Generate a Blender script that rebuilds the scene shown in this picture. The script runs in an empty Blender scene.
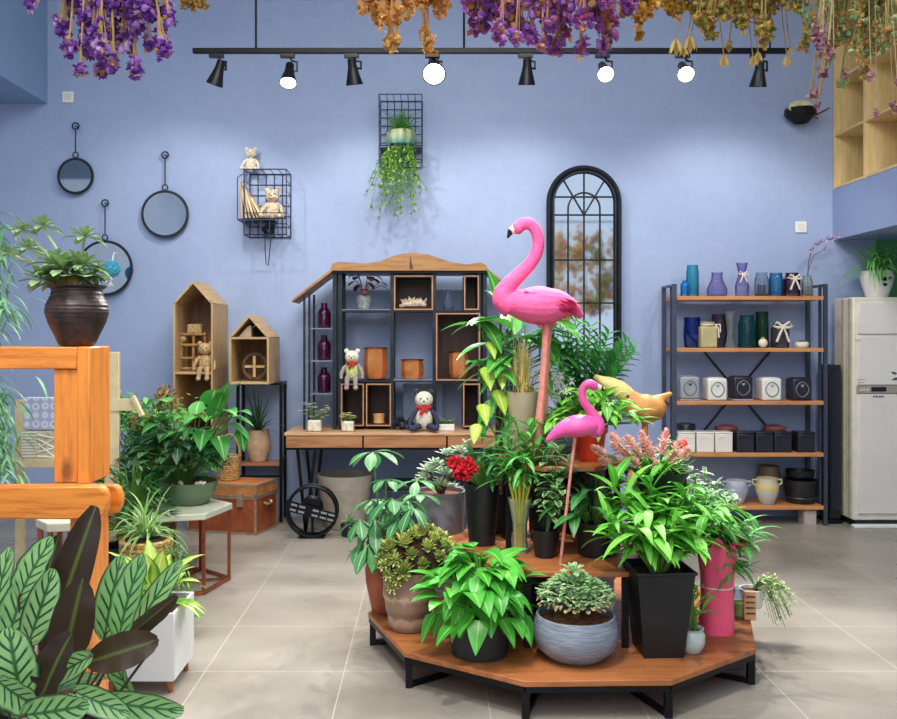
import bpy, math, random
from math import sin, cos, pi, radians as R
from mathutils import Vector as V, Matrix, Quaternion
rnd = random.Random(7)
C = bpy.context.scene.collection
sc = bpy.context.scene
F, CX, CY, H = 900.0, 430.0, 335.0, 1.45

def P(x, y, Y):                      # a point of the room at depth Y seen at x, y
    return V(((x-CX)/F*Y, Y, H-(y-CY)/F*Y))

# ------------------------------------------------------------------ materials
def lin(h):
    if isinstance(h, str):
        h = h.lstrip('#'); c = [int(h[i:i+2], 16)/255 for i in (0, 2, 4)]
    else: c = [v/255 for v in h]
    return tuple((v/12.92 if v <= .04045 else ((v+.055)/1.055)**2.4) for v in c) + (1,)

class NT:
    def __init__(s, name):
        s.m = bpy.data.materials.new(name); s.m.use_nodes = True
        s.t = s.m.node_tree; s.t.nodes.clear()
        s.out = s.n('ShaderNodeOutputMaterial'); s.b = s.n('ShaderNodeBsdfPrincipled')
        s.l(s.b.outputs[0], s.out.inputs[0])
    def n(s, ty, **k):
        x = s.t.nodes.new(ty)
        for a, v in k.items(): setattr(x, a, v)
        return x
    def l(s, a, b): s.t.links.new(a, b)
    def math(s, op, a, b=None, clamp=False):
        x = s.n('ShaderNodeMath', operation=op); x.use_clamp = clamp
        for i, v in enumerate((a, b)):
            if v is None: continue
            if isinstance(v, (int, float)): x.inputs[i].default_value = v
            else: s.l(v, x.inputs[i])
        return x.outputs[0]
    def mix(s, f, a, b, bt='MIX'):
        x = s.n('ShaderNodeMix', data_type='RGBA', blend_type=bt)
        for i, v in ((0, f), (6, a), (7, b)):
            if isinstance(v, (int, float)): x.inputs[i].default_value = v
            elif isinstance(v, tuple): x.inputs[i].default_value = v
            else: s.l(v, x.inputs[i])
        return x.outputs[2]
    def ramp(s, f, stops, const=False):
        x = s.n('ShaderNodeValToRGB'); r = x.color_ramp
        if const: r.interpolation = 'CONSTANT'
        while len(r.elements) < len(stops): r.elements.new(1)
        for e, (p, c) in zip(r.elements, stops): e.position = p; e.color = c
        s.l(f, x.inputs[0]); return x.outputs[0]
    def coord(s, scale=(1, 1, 1), kind='Object', rot=(0, 0, 0)):
        t = s.n('ShaderNodeTexCoord'); m = s.n('ShaderNodeMapping')
        m.inputs['Scale'].default_value = scale; m.inputs['Rotation'].default_value = rot
        s.l(t.outputs[kind], m.inputs[0]); return m.outputs[0]
    def noise(s, co, scale, detail=3, rough=.55):
        x = s.n('ShaderNodeTexNoise'); x.inputs['Scale'].default_value = scale
        x.inputs['Detail'].default_value = detail; x.inputs['Roughness'].default_value = rough
        s.l(co, x.inputs[0]); return x.outputs[0]
    def bump(s, h, st=.3, d=.01):
        x = s.n('ShaderNodeBump'); x.inputs['Strength'].default_value = st
        x.inputs['Distance'].default_value = d; s.l(h, x.inputs['Height'])
        s.l(x.outputs[0], s.b.inputs['Normal'])
    def set(s, col=None, rough=None, metal=None, spec=None, trans=None, ior=None, alpha=None):
        for k, v in (('Base Color', col), ('Roughness', rough), ('Metallic', metal), ('Specular IOR Level', spec),
                     ('Transmission Weight', trans), ('IOR', ior), ('Alpha', alpha)):
            if v is None: continue
            if isinstance(v, (int, float, tuple)): s.b.inputs[k].default_value = v
            else: s.l(v, s.b.inputs[k])

MC = {}
def mat(name, col, rough=.5, metal=0, var=.12, scale=12, bump=0, bscale=60, stretch=(1, 1, 1), spec=None):
    if name in MC: return MC[name]
    t = NT(name); co = t.coord(stretch)
    c = lin(col); n = t.noise(co, scale)
    lo = tuple(v*(1-var*1.6) for v in c[:3])+(1,); hi = tuple(min(1, v*(1+var*1.2)) for v in c[:3])+(1,)
    t.set(t.ramp(n, [(.3, lo), (.7, hi)]), rough, metal, spec)
    if bump: t.bump(t.noise(co, bscale, 4), bump)
    MC[name] = t.m; return t.m

def wood(name, c1, c2, axis='x', rough=.45, scale=6, knots=False):
    if name in MC: return MC[name]
    t = NT(name); s = {'x': (.6, 7, 7), 'y': (7, .6, 7), 'z': (7, 7, .6)}[axis]
    co = t.coord(s); n = t.noise(co, scale, 6, .6); n2 = t.noise(co, scale*5, 3, .6)
    f = t.math('ADD', t.math('MULTIPLY', n, .75), t.math('MULTIPLY', n2, .25))
    col = t.ramp(f, [(.3, lin(c1)), (.52, lin(c2)), (.7, tuple(min(1, v*1.12) for v in lin(c2)[:3])+(1,))])
    if knots:
        v = t.n('ShaderNodeTexVoronoi'); v.inputs['Scale'].default_value = 3.2
        s2 = {'x': (1, 2.2, 2.2), 'z': (2.2, 2.2, 1)}[axis]
        t.l(t.coord(s2), v.inputs[0])
        k = t.ramp(v.outputs[0], [(.06, (1, 1, 1, 1)), (.17, (0, 0, 0, 1))])
        col = t.mix(t.math('MULTIPLY', k, .75), col, lin('#6b2d0c'))
    t.set(col, rough); t.bump(f, .12, .004)
    MC[name] = t.m; return t.m

def leafmat(name, c1, c2, rib=None, edge=None, under=None, rough=.42, stripes=None, trans=.22):
    """c1..c2 random per leaf, rib = midrib colour, stripes = feathered dark bands, edge = margin colour"""
    if name in MC: return MC[name]
    t = NT(name); uv = t.n('ShaderNodeUVMap'); sp = t.n('ShaderNodeSeparateXYZ'); t.l(uv.outputs[0], sp.inputs[0])
    k = t.math('DIVIDE', t.math('FLOOR', t.math('DIVIDE', sp.outputs[0], 2)), 10)
    a = t.math('ABSOLUTE', t.math('SUBTRACT', t.math('MODULO', sp.outputs[0], 2), .5))      # 0 at the midrib, .5 at the margin
    n = t.noise(t.coord(), 25, 3)
    col = t.mix(t.math('ADD', t.math('MULTIPLY', k, .75), t.math('MULTIPLY', n, .35), True), lin(c1), lin(c2))
    if stripes:
        w = t.math('SINE', t.math('MULTIPLY', t.math('ADD', t.math('MULTIPLY', sp.outputs[1], 1.0), t.math('MULTIPLY', a, -.6)), 40))
        band = t.ramp(w, [(.45, (0, 0, 0, 1)), (.8, (1, 1, 1, 1))])
        fade = t.ramp(a, [(.03, (1, 1, 1, 1)), (.30, (1, 1, 1, 1)), (.43, (0, 0, 0, 1))])
        band = t.math('MULTIPLY', band, fade)
        band = t.math('MAXIMUM', band, t.ramp(a, [(.40, (0, 0, 0, 1)), (.47, (1, 1, 1, 1))]))
        col = t.mix(band, col, lin(stripes))
    if rib: col = t.mix(t.ramp(a, [(.02, (1, 1, 1, 1)), (.07, (0, 0, 0, 1))]), col, lin(rib))
    if edge: col = t.mix(t.ramp(t.math('ADD', a, t.math('MULTIPLY', n, .25)), [(.42, (0, 0, 0, 1)), (.55, (1, 1, 1, 1))]), col, lin(edge))
    if under:
        g = t.n('ShaderNodeNewGeometry'); col = t.mix(g.outputs['Backfacing'], col, lin(under))
    t.set(col, rough)
    tr = t.n('ShaderNodeBsdfTranslucent'); t.l(col, tr.inputs[0])
    mx = t.n('ShaderNodeMixShader'); mx.inputs[0].default_value = trans
    t.l(t.b.outputs[0], mx.inputs[1]); t.l(tr.outputs[0], mx.inputs[2]); t.l(mx.outputs[0], t.out.inputs[0])
    MC[name] = t.m; return t.m

def rndmat(name, cols, rough=.8, trans=.35):
    """one of several colours per floret / pebble"""
    if name in MC: return MC[name]
    t = NT(name); uv = t.n('ShaderNodeUVMap'); sp = t.n('ShaderNodeSeparateXYZ'); t.l(uv.outputs[0], sp.inputs[0])
    k = t.math('DIVIDE', t.math('FLOOR', t.math('DIVIDE', sp.outputs[0], 2)), 10)
    col = t.ramp(k, [(i/len(cols), lin(c)) for i, c in enumerate(cols)], True)
    n = t.noise(t.coord(), 90, 2)
    col = t.mix(.5, col, t.ramp(n, [(.3, (.6, .6, .6, 1)), (.65, (1, 1, 1, 1))]), 'MULTIPLY')
    t.set(col, rough)
    if trans:
        tr = t.n('ShaderNodeBsdfTranslucent'); t.l(col, tr.inputs[0]); mx = t.n('ShaderNodeMixShader'); mx.inputs[0].default_value = trans
        t.l(t.b.outputs[0], mx.inputs[1]); t.l(tr.outputs[0], mx.inputs[2]); t.l(mx.outputs[0], t.out.inputs[0])
    MC[name] = t.m; return t.m

def glass(name, col, alpha=.35, rough=.05):
    """thin walled glass: tinted, partly see-through"""
    if name in MC: return MC[name]
    t = NT(name); c = lin(col); n = t.noise(t.coord(), 20, 2)
    t.set(t.mix(n, c, tuple(min(1, v*1.25) for v in c[:3])+(1,)), rough, 0, .8)
    tr = t.n('ShaderNodeBsdfTransparent'); tr.inputs[0].default_value = tuple(.62+.38*v for v in c[:3])+(1,)
    fr = t.n('ShaderNodeFresnel'); fr.inputs[0].default_value = 1.45
    mx = t.n('ShaderNodeMixShader')
    t.l(t.math('ADD', fr.outputs[0], alpha*.2, True), mx.inputs[0])
    t.l(tr.outputs[0], mx.inputs[1]); t.l(t.b.outputs[0], mx.inputs[2]); t.l(mx.outputs[0], t.out.inputs[0])
    MC[name] = t.m; return t.m

def emit(name, col, st):
    t = NT(name); t.b.inputs['Emission Color'].default_value = lin(col); t.b.inputs['Emission Strength'].default_value = st
    t.set(lin(col), .4); return t.m

# ------------------------------------------------------------------ mesh builder
class MB:
    def __init__(s): s.v = []; s.f = []; s.uv = []; s.mi = []
    def add(s, vs, fs, uvs=None, mi=0):
        o = len(s.v); s.v += [tuple(v) for v in vs]
        s.uv += uvs if uvs else [(0.5, 0.5)]*len(vs)
        s.f += [tuple(i+o for i in f) for f in fs]; s.mi += [mi]*len(fs); return s
    def box(s, lo, hi, rz=0, mi=0, piv=None, M=None):
        x0, y0, z0 = lo; x1, y1, z1 = hi
        vs = [V((x, y, z)) for z in (z0, z1) for x, y in ((x0, y0), (x1, y0), (x1, y1), (x0, y1))]
        if rz:
            c = V(piv) if piv else (V(lo)+V(hi))/2; m = Matrix.Rotation(rz, 3, 'Z'); vs = [c+m@(v-c) for v in vs]
        if M: vs = [M@v for v in vs]
        return s.add(vs, [(0, 3, 2, 1), (4, 5, 6, 7), (0, 1, 5, 4), (1, 2, 6, 5), (2, 3, 7, 6), (3, 0, 4, 7)], mi=mi)
    def bar(s, a, b, w, h=None):                         # rectangular bar between two points
        a, b = V(a), V(b); h = h or w; d = (b-a).normalized()
        up = V((0, 0, 1)) if abs(d.z) < .9 else V((0, 1, 0)); x = d.cross(up).normalized()*w/2; y = x.cross(d).normalized()*h/2
        vs = [p+i*x+j*y for p in (a, b) for i, j in ((-1, -1), (1, -1), (1, 1), (-1, 1))]
        return s.add(vs, [(0, 1, 2, 3), (7, 6, 5, 4), (0, 4, 5, 1), (1, 5, 6, 2), (2, 6, 7, 3), (3, 7, 4, 0)])
    def tube(s, pts, r, n=6, cap=True, closed=False, sq=(1, 1), rn=None):
        pts = [V(p) for p in pts]; N = len(pts); rs = r if isinstance(r, (list, tuple)) else [r]*N
        vs = []; prev = None
        for i, p in enumerate(pts):
            if closed: d = pts[(i+1) % N]-pts[i-1]
            else: d = pts[min(i+1, N-1)]-pts[max(i-1, 0)]
            d = d.normalized() if d.length > 1e-9 else V((0, 0, 1))
            if prev is None:
                u = d.cross(V((0, 1, 0)) if abs(d.y) < .9 else V((1, 0, 0))).normalized()
            else: u = (prev-d*prev.dot(d)); u = u.normalized() if u.length > 1e-6 else prev
            w = d.cross(u); prev = u
            for k in range(n):
                a = 2*pi*k/n; vs.append(p+(u*cos(a)*sq[0]+w*sin(a)*sq[1])*rs[i])
        fs = []
        for i in range(N if closed else N-1):
            j = (i+1) % N
            for k in range(n): fs.append((i*n+k, i*n+(k+1) % n, j*n+(k+1) % n, j*n+k))
        if cap and not closed: fs += [tuple(range(n))[::-1], tuple((N-1)*n+k for k in range(n))]
        q = rn if rn is not None else rnd.randrange(10)
        return s.add(vs, fs, [(q*2+.5, i/max(1, N-1)) for i in range(N) for k in range(n)])
    def lathe(s, prof, c=(0, 0, 0), n=28, M=None, sx=1, sy=1, a0=0, mi=0):
        c = V(c); vs = []; fs = []; m = len(prof)
        for r, z in prof:
            for k in range(n):
                a = 2*pi*k/n+a0; v = V((r*cos(a)*sx, r*sin(a)*sy, z)); vs.append(c+(M@v if M else v))
        for i in range(m-1):
            for k in range(n): fs.append((i*n+k, i*n+(k+1) % n, (i+1)*n+(k+1) % n, (i+1)*n+k))
        fs += [tuple(range(n))[::-1], tuple((m-1)*n+k for k in range(n))]
        return s.add(vs, fs, mi=mi)
    def ball(s, c, r, n=10, m=7, sc3=(1, 1, 1), jit=0, M=None, rn=None):
        c = V(c); vs = []; fs = []; q = rn if rn is not None else rnd.randrange(10)
        rows = [(0, 0)]
        def pt(th, ph):
            j = 1+(rnd.random()-.5)*jit; v = V((sin(th)*cos(ph)*sc3[0], sin(th)*sin(ph)*sc3[1], cos(th)*sc3[2]))*r*j
            return c+(M@v if M else v)
        vs.append(pt(0, 0))
        for i in range(1, m):
            for k in range(n): vs.append(pt(pi*i/m, 2*pi*k/n))
        vs.append(pt(pi, 0)); L = len(vs)-1
        for k in range(n): fs.append((0, 1+k, 1+(k+1) % n))
        for i in range(m-2):
            for k in range(n):
                a = 1+i*n+k; b = 1+i*n+(k+1) % n; fs.append((a, a+n, b+n, b))
        for k in range(n): fs.append((1+(m-2)*n+k, L, 1+(m-2)*n+(k+1) % n))
        return s.add(vs, fs, [(q*2+.5, .5)]*len(vs))
    def prism(s, poly, y0, y1):                          # polygon in x,z extruded in y
        n = len(poly); vs = [(x, y0, z) for x, z in poly]+[(x, y1, z) for x, z in poly]
        fs = [tuple(range(n)), tuple(range(2*n-1, n-1, -1))]+[(i, n+i, n+(i+1) % n, (i+1) % n) for i in range(n)]
        return s.add(vs, fs)
    def slab(s, poly, z0, z1):                           # polygon in x,y extruded in z
        n = len(poly); vs = [(x, y, z0) for x, y in poly]+[(x, y, z1) for x, y in poly]
        fs = [tuple(range(n))[::-1], tuple(range(n, 2*n))]+[(i, (i+1) % n, n+(i+1) % n, n+i) for i in range(n)]
        return s.add(vs, fs)
    def leaf(s, p, d, L, W, droop=.6, prof='lance', n=6, fold=.25, roll=0, wave=0, rn=None):
        p = V(p); d = V(d).normalized(); q = rn if rn is not None else rnd.randrange(10)
        side = d.cross(V((0, 0, 1)))
        side = side.normalized() if side.length > .05 else V((cos(roll*7), sin(roll*7), 0))
        if roll: side = Quaternion(d, roll)@side
        vs = []; uv = []; step = L/n; ph = rnd.random()*6
        for i in range(n+1):
            t = i/n; w = W/2*PROF[prof](t)
            up = side.cross(d).normalized()
            e = fold*w; wv = wave*W*sin(t*14+ph)
            vs += [p-side*w+up*(e+wv), p+V((0, 0, 0)), p+side*w+up*(e-wv)]
            uv += [(q*2+0., t), (q*2+.5, t), (q*2+1., t)]
            p = p+d*step; d = (d+V((0, 0, -droop/n))).normalized()
            side = (side-d*side.dot(d)).normalized()
        fs = []
        for i in range(n):
            a = i*3; fs += [(a, a+1, a+4, a+3), (a+1, a+2, a+5, a+4)]
        return s.add(vs, fs, uv)
    def build(s, name, m, parent=None, smooth=40, bevel=0):
        me = bpy.data.meshes.new(name); org = ORG.get(parent.name, V((0, 0, 0))) if parent else V((0, 0, 0))
        me.from_pydata([(x-org.x, (min(y, 7.196) if parent else y)-org.y, z-org.z) for x, y, z in s.v], [], s.f)
        ul = me.uv_layers.new(name='UVMap'); li = [0]*len(me.loops); me.loops.foreach_get('vertex_index', li)
        fl = []
        for i in li: fl += s.uv[i]
        ul.data.foreach_set('uv', fl)
        for mm in (m if isinstance(m, (list, tuple)) else [m]): me.materials.append(mm)
        me.polygons.foreach_set('material_index', s.mi)
        if smooth:
            me.polygons.foreach_set('use_smooth', [True]*len(s.f)); me.set_sharp_from_angle(angle=R(smooth))
        me.update()
        o = bpy.data.objects.new(name, me); C.objects.link(o)
        if parent: o.parent = parent; ORG[o.name] = org
        else: ORG[o.name] = V((0, 0, 0))
        if bevel:
            b = o.modifiers.new('bevel', 'BEVEL'); b.width = bevel; b.segments = 2; b.limit_method = 'ANGLE'; b.angle_limit = R(40)
        return o
def boxes(name, m, parent, lst, **k):
    return [MB().box(a, b_).build(name, m, parent, **k) for a, b_ in lst]
ORG = {}
PROF = {
 'lance': lambda t: max(.02, sin(pi*min(1, t)**.75)**.9),
 'oval': lambda t: max(.03, (1-(2*t-1)**2)**.55) if 0 < t < 1 else .03,
 'heart': lambda t: max(.02, (min(1, (t+.03)*5)**.5)*(1-t**1.7)),
 'strap': lambda t: max(.03, min(1, .5+t*4)*(1-t**3)),
 'obov': lambda t: max(.03, sin(pi*t**1.5)),
 'round': lambda t: max(.1, sin(pi*t)**.5) if 0 < t < 1 else .1,
 'succ': lambda t: max(.04, (.45+.9*t)*(1-t**4)),
}
def thing(name, label, cat, loc=(0, 0, 0), group=None):
    o = bpy.data.objects.new(name, None); C.objects.link(o); o.location = loc; o.empty_display_size = .05
    ORG[o.name] = V(loc); tag(o, label, cat, group); return o
def tag(o, label=None, cat=None, group=None, kind=None):
    if label: o['label'] = label
    if cat: o['category'] = cat
    if group: o['group'] = group
    if kind: o['kind'] = kind
    return o
def copy_tree(o, off=(0, 0, 0), label=None, parent=None, matmap=None, top=True):
    c = o.copy(); C.objects.link(c)
    if top:
        c.location = V(o.location)+V(off)
        if label: c['label'] = label
    else: c.parent = parent
    ORG[c.name] = ORG.get(o.name, V((0, 0, 0)))
    for ch in list(o.children): copy_tree(ch, parent=c, top=False)
    return c
def struct(o): o['kind'] = 'structure'; return o
def rdir(el, az): return V((cos(el)*cos(az), cos(el)*sin(az), sin(el)))

# ------------------------------------------------------------------ colours
M_black = mat('black_metal', '#15161a', .4, .6, .2)
M_blackp = mat('black_plastic', '#121418', .45, 0, .2)
M_iron = mat('dark_iron', '#2a3038', .4, .5, .2)
M_copper = mat('brushed_copper', '#c96f45', .25, 1, .15, 30)
M_coppert = mat('copper_tube', '#a5604a', .3, .8, .15)
M_white = mat('white_plastic', '#e9ebe8', .4, 0, .04)
M_cream = mat('cream_plastic', '#dcd8c8', .4, 0, .05)
M_soil = mat('dark_soil', '#3a2a1e', .95, 0, .5, 80, .8, 120)
M_bark = mat('bark_chips', '#7a4a30', .9, 0, .5, 70, 1, 90)
M_stem = mat('green_stem', '#5d8a3a', .5, 0, .2)
M_bstem = mat('brown_stem', '#6a5236', .8, 0, .3, 40, .4)
M_walnut = wood('walnut_board', '#2c1a13', '#4a2c20', 'z', .5)
M_desk = wood('desk_wood', '#7a4c30', '#b07a52', 'x', .4)
M_cornice = wood('golden_wood', '#7a4e28', '#ac7c46', 'x', .4)
M_rackw = wood('rack_wood', '#a8673a', '#cf9058', 'x', .4)
M_house = wood('pale_wood', '#9a7a50', '#c2a273', 'z', .55)
M_housein = wood('inner_wood', '#6d4c36', '#8a654a', 'z', .6)
M_orange = wood('orange_pine_rail', '#b85a14', '#e88e34', 'x', .3, knots=True)
M_orangev = wood('orange_pine_post', '#b85a14', '#e88e34', 'z', .3, knots=True)
M_plat = wood('platform_wood', '#74401f', '#a9683a', 'x', .4, 4)
M_loft = wood('loft_birch', '#cdb078', '#e2c890', 'z', .5)
M_edge = mat('tan_edge', '#b98c66', .5, 0, .1)
M_red = mat('red_cloth', '#c8322a', .8, 0, .2)
M_twine = mat('pale_cord', '#e6dccb', .9, 0, .1)
M_needle = mat('dry_straw', '#cfae66', .8, 0, .3, 40)

# ------------------------------------------------------------------ the room
def wallmat():
    t = NT('blue_plaster'); co = t.coord()
    n = t.noise(co, 1.2, 4, .6); n2 = t.noise(co, 14, 5, .6)
    f = t.math('ADD', t.math('MULTIPLY', n, .6), t.math('MULTIPLY', n2, .4))
    t.set(t.ramp(f, [(.3, lin('#92a4c8')), (.7, lin('#a1b2d3'))]), .6); t.bump(n2, .06); return t.m
def floormat():
    t = NT('grey_stone_tile'); g = t.n('ShaderNodeTexCoord'); sp = t.n('ShaderNodeSeparateXYZ'); t.l(g.outputs['Object'], sp.inputs[0])
    def line(o, off):
        m = t.math('FRACT', t.math('DIVIDE', t.math('ADD', o, off), .6))
        return t.math('LESS_THAN', t.math('ABSOLUTE', t.math('SUBTRACT', m, .5)), .0035)
    gl = t.math('MAXIMUM', line(sp.outputs[0], .37+.3+6), line(sp.outputs[1], -3.88+.3+6))
    co = t.coord(); n = t.noise(t.coord((1, 1.6, 1)), 1.5, 2.5, .4); n2 = t.noise(co, .7, 2)
    fx = t.n('ShaderNodeTexWhiteNoise'); cb = t.n('ShaderNodeCombineXYZ')
    t.l(t.math('FLOOR', t.math('DIVIDE', t.math('ADD', sp.outputs[0], 6.37), .6)), cb.inputs[0])
    t.l(t.math('FLOOR', t.math('DIVIDE', t.math('ADD', sp.outputs[1], 2.12), .6)), cb.inputs[1]); t.l(cb.outputs[0], fx.inputs[0])
    f = t.math('ADD', t.math('ADD', t.math('MULTIPLY', n, .6), t.math('MULTIPLY', n2, .3)), t.math('MULTIPLY', fx.outputs[0], .08))
    col = t.ramp(f, [(.32, lin('#7d776e')), (.5, lin('#928c82')), (.68, lin('#a49e95'))])
    col = t.mix(t.math('MULTIPLY', gl, .6), col, lin('#d2c9b8'))
    t.set(col, t.ramp(n, [(.3, (.22, .22, .22, 1)), (.7, (.4, .4, .4, 1))]), 0, .35); return t.m
M_wall = wallmat()
b = MB().box((-4.4, -3.2, -.1), (4.6, 7.4, 0)); struct(b.build('floor', floormat(), smooth=0))
struct(MB().box((-4.4, 7.2, 0), (4.6, 7.4, 4.8)).build('wall_back', M_wall, smooth=0))
struct(MB().box((-4.6, -3.2, 0), (-4.4, 7.4, 4.8)).build('wall_left', mat('pale_wall_paint', '#b4bfd0', .7, 0, .05, 2), smooth=0))
struct(MB().box((4.4, -3.2, 0), (4.6, 7.2, 4.8)).build('wall_right', M_wall, smooth=0))
struct(MB().box((-4.6, -3.2, 4.8), (4.6, 7.4, 4.9)).build('ceiling', mat('ceiling_paint', '#c9cfd8', .8, 0, .03), smooth=0))
struct(MB().box((-4.4, 3.6, 3.3), (-3.06, 7.2, 4.8)).build('trim_1', mat('teal_blue_paint', '#86a5c6', .6, 0, .04, 2), smooth=0))
struct(MB().box((3.22, -3.2, 2.21), (4.4, 7.2, 2.61)).build('trim_2', mat('blue_beam_paint', '#93a4cb', .6, 0, .04, 2), smooth=0))
struct(MB().box((3.57, 7.17, 0), (4.4, 7.2, 2.21)).build('wall_alcove', mat('green_paint', '#4b9a58', .6, 0, .05, 3), smooth=0))
# strip light under the left beam
b = MB().box((-3.62, 5.0, 3.275), (-3.58, 6.95, 3.3)); o = b.build('strip_light', emit('strip_glow', '#dfeaff', 2.2))
tag(o, 'thin pale light strip under the blue beam, top left corner', 'light strip')

# wall switches
def plate(px, py, lab):
    c = P(px, py, 7.19); t = thing('wall_plate', lab, 'wall plate', (c.x, 7.2, c.z))
    MB().box((c.x-.045, 7.185, c.z-.045), (c.x+.045, 7.2, c.z+.045)).build('cover', M_white, t, bevel=.004)
    MB().box((c.x-.026, 7.181, c.z-.026), (c.x+.026, 7.185, c.z+.026)).build('blank_insert', M_cream, t)
plate(68, 97, 'small white square wall plate high at upper left beside the blue beam')
plate(801, 227, 'small white square wall plate above the right end of the bottle rack')

# ------------------------------------------------------------------ round mirrors
M_mirror = NT('mirror_silver'); M_mirror.set(lin('#c9d2da'), .04, 1)
M_mirror.set(M_mirror.mix(M_mirror.noise(M_mirror.coord(), 3), lin('#bcc8d2'), lin('#d5dde2'))); M_mirror = M_mirror.m
def ring(mb, c, r, t, n=40, tn=6, ax='xz'):
    pts = [V(c)+(V((cos(a)*r, 0, sin(a)*r)) if ax == 'xz' else V((cos(a)*r, sin(a)*r, 0)) if ax == 'xy' else V((0, cos(a)*r, sin(a)*r)))
           for a in [2*pi*k/n for k in range(n)]]
    mb.tube(pts, t, tn, closed=True); return mb
def rmirror(px, py, rpx, ptop, lab, tilt=0):
    Y = 7.15; c = P(px, py, Y); r = rpx*Y/F
    t = thing('round_mirror', lab, 'mirror', (c.x, Y, c.z-r), 'round wall mirrors')
    m = MB(); ring(m, c, r-.002, .0095); ring(m, V((c.x, Y-.004, c.z)), r-.01, .004); m.build('frame', M_iron, t)
    m = MB()
    M = Matrix.Rotation(R(90), 3, 'X'); m.lathe([(r-.006, -.004), (r-.006, .004)], c, 40, M); m.build('mirror_glass', M_mirror, t)
    zt = P(px, ptop, Y).z; x = c.x
    m = MB(); ring(m, (x, Y, c.z+r+.028), .022, .005, 16); m.tube([(x, Y, c.z+r+.05), (x, Y, zt-.028)], .005, 6)
    ring(m, (x, Y, zt), .026, .006, 16); m.tube([(x, Y, zt), (x, 7.2, zt)], .006, 6); m.build('hanging_rod', M_iron, t)
rmirror(75.5, 176, 17.5, 126, 'smallest round black-framed mirror, highest, upper left on blue wall')
rmirror(165, 214, 23, 155, 'round black-framed mirror in the middle of the left wall, beside the wire basket')
rmirror(105, 268, 27, 203, 'lowest round mirror, partly hidden by the dark jar, with blue ball in front')

# blue ball ornament hung in front of the low mirror
c = P(112, 269, 6.9)
t = thing('ball_ornament', 'knobbly light blue ball ornament hanging in front of the lowest mirror', 'ornament', (c.x, c.y, c.z))
m = MB(); m.ball(c, .055, 14, 9)
for i in range(90):
    a = i*2.4; z = 1-2*(i+.5)/90; r = math.sqrt(1-z*z); m.ball(c+V((cos(a)*r, sin(a)*r, z))*.056, .011, 5, 4)
m.build('ball', mat('sky_blue_wool', '#4fb0cf', .8, 0, .3, 60), t)
m = MB(); m.tube([c+V((0, 0, .055)), c+V((.004, .02, .11)), c+V((-.004, .06, .13))], .006, 6); m.tube([c+V((-.002, .06, .13)), (c.x, 7.14, c.z+.14)], .003, 4); m.build('hook', M_white, t)
m = MB(); m.tube([c-V((0, 0, .055)), c-V((.01, 0, .10))], .003, 5)
for k in range(7): m.leaf(c-V((.01, 0, .10)), rdir(-.9+.2*k % 1, k*.9), .05, .012, .2)
m.build('tassel', M_twine, t)

# ------------------------------------------------------------------ arched window mirror
def arch_mirror():
    Y = 7.1; x0 = P(547, 0, Y).x; x1 = P(621, 0, Y).x; cx = (x0+x1)/2; r = (x1-x0)/2
    zt = P(0, 166, Y).z; zs = zt-r; zb = P(0, 352, Y).z-.02
    t = thing('arched_mirror', 'tall arched window mirror with black muntins behind pink flamingo', 'mirror', (cx, Y, zb))
    def outline(rr, bot, n=24):
        return [(cx-rr, bot)]+[(cx-rr*cos(a), zs+rr*sin(a)) for a in [pi*k/n for k in range(n+1)]]+[(cx+rr, bot)]
    m = MB(); o = outline(r-.02, zb+.02); pts = [V((x, Y, z)) for x, z in o]
    m.tube(pts, .026, 4, closed=True, sq=(1, 1)); m.build('frame', M_iron, t)
    m = MB(); pts = [V((x, Y-.02, z)) for x, z in outline(r-.048, zb+.045)]; m.tube(pts, .01, 6, closed=True); m.build('inner_frame', M_iron, t)
    m = MB(); m.prism(outline(r-.02, zb+.02), Y, Y+.012); m.build('mirror_glass', M_mirror, t)
    m = MB(); ri = r-.04; yy = Y-.006
    def w(a, b_, rr=.0065): m.tube([(a[0], yy, a[1]), (b_[0], yy, b_[1])], rr, 6)
    for z in (P(0, 197, Y).z, P(0, 215, Y).z, P(0, 260, Y).z, P(0, 303, Y).z):
        k = ri if z < zs else math.sqrt(max(0, ri*ri-(z-zs)**2)); w((cx-k, z), (cx+k, z))
    zz = P(0, 215, Y).z
    w((cx, zb+.03), (cx, zt-.04)); h = r*.43
    for sx in (-1, 1):
        w((cx+sx*h, zb+.03), (cx+sx*h, zz+.0)); w((cx, zz), (cx+sx*ri*.66, zs+ri*.74))
        w((cx+sx*h, zz), (cx+sx*h, zz+.05))
    m.tube([(cx-h*cos(a), yy, zz+.05+h*sin(a)) for a in [pi*k/16 for k in range(17)]], .0065, 6)
    m.build('muntins', M_iron, t)
arch_mirror()

# ------------------------------------------------------------------ wire baskets on the wall
M_wire = mat('blue_black_wire', '#2c3550', .4, .5, .1)
def wirebox(m, x0, x1, y0, y1, z0, z1, nx, nz, r=.0035):
    for (x, y) in ((x0, y0), (x1, y0), (x0, y1), (x1, y1)): m.tube([(x, y, z0), (x, y, z1)], r*1.5, 5)
    for z in (z0, z1):
        m.tube([(x0, y0, z), (x1, y0, z), (x1, y1, z), (x0, y1, z)], r*1.5, 5, closed=True)
    for i in range(1, nx):
        x = x0+(x1-x0)*i/nx; m.tube([(x, y0, z1), (x, y1, z1), (x, y1, z0), (x, y0, z0)], r, 5); m.tube([(x, y0, z0), (x, y0, z0+(z1-z0)*.3)], r, 5)
    for i in range(1, nz):
        z = z0+(z1-z0)*i/nz; m.tube([(x0, y0, z), (x0, y1, z), (x1, y1, z), (x1, y0, z)], r, 5)
        if i < nz*.35: m.tube([(x0, y0, z), (x1, y0, z)], r, 5)
Y0, Y1 = 6.97, 7.19
x0, x1 = P(245, 0, 7).x, P(287, 0, 7).x; z0, z1 = P(0, 235, 7).z, P(0, 170, 7).z
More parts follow.
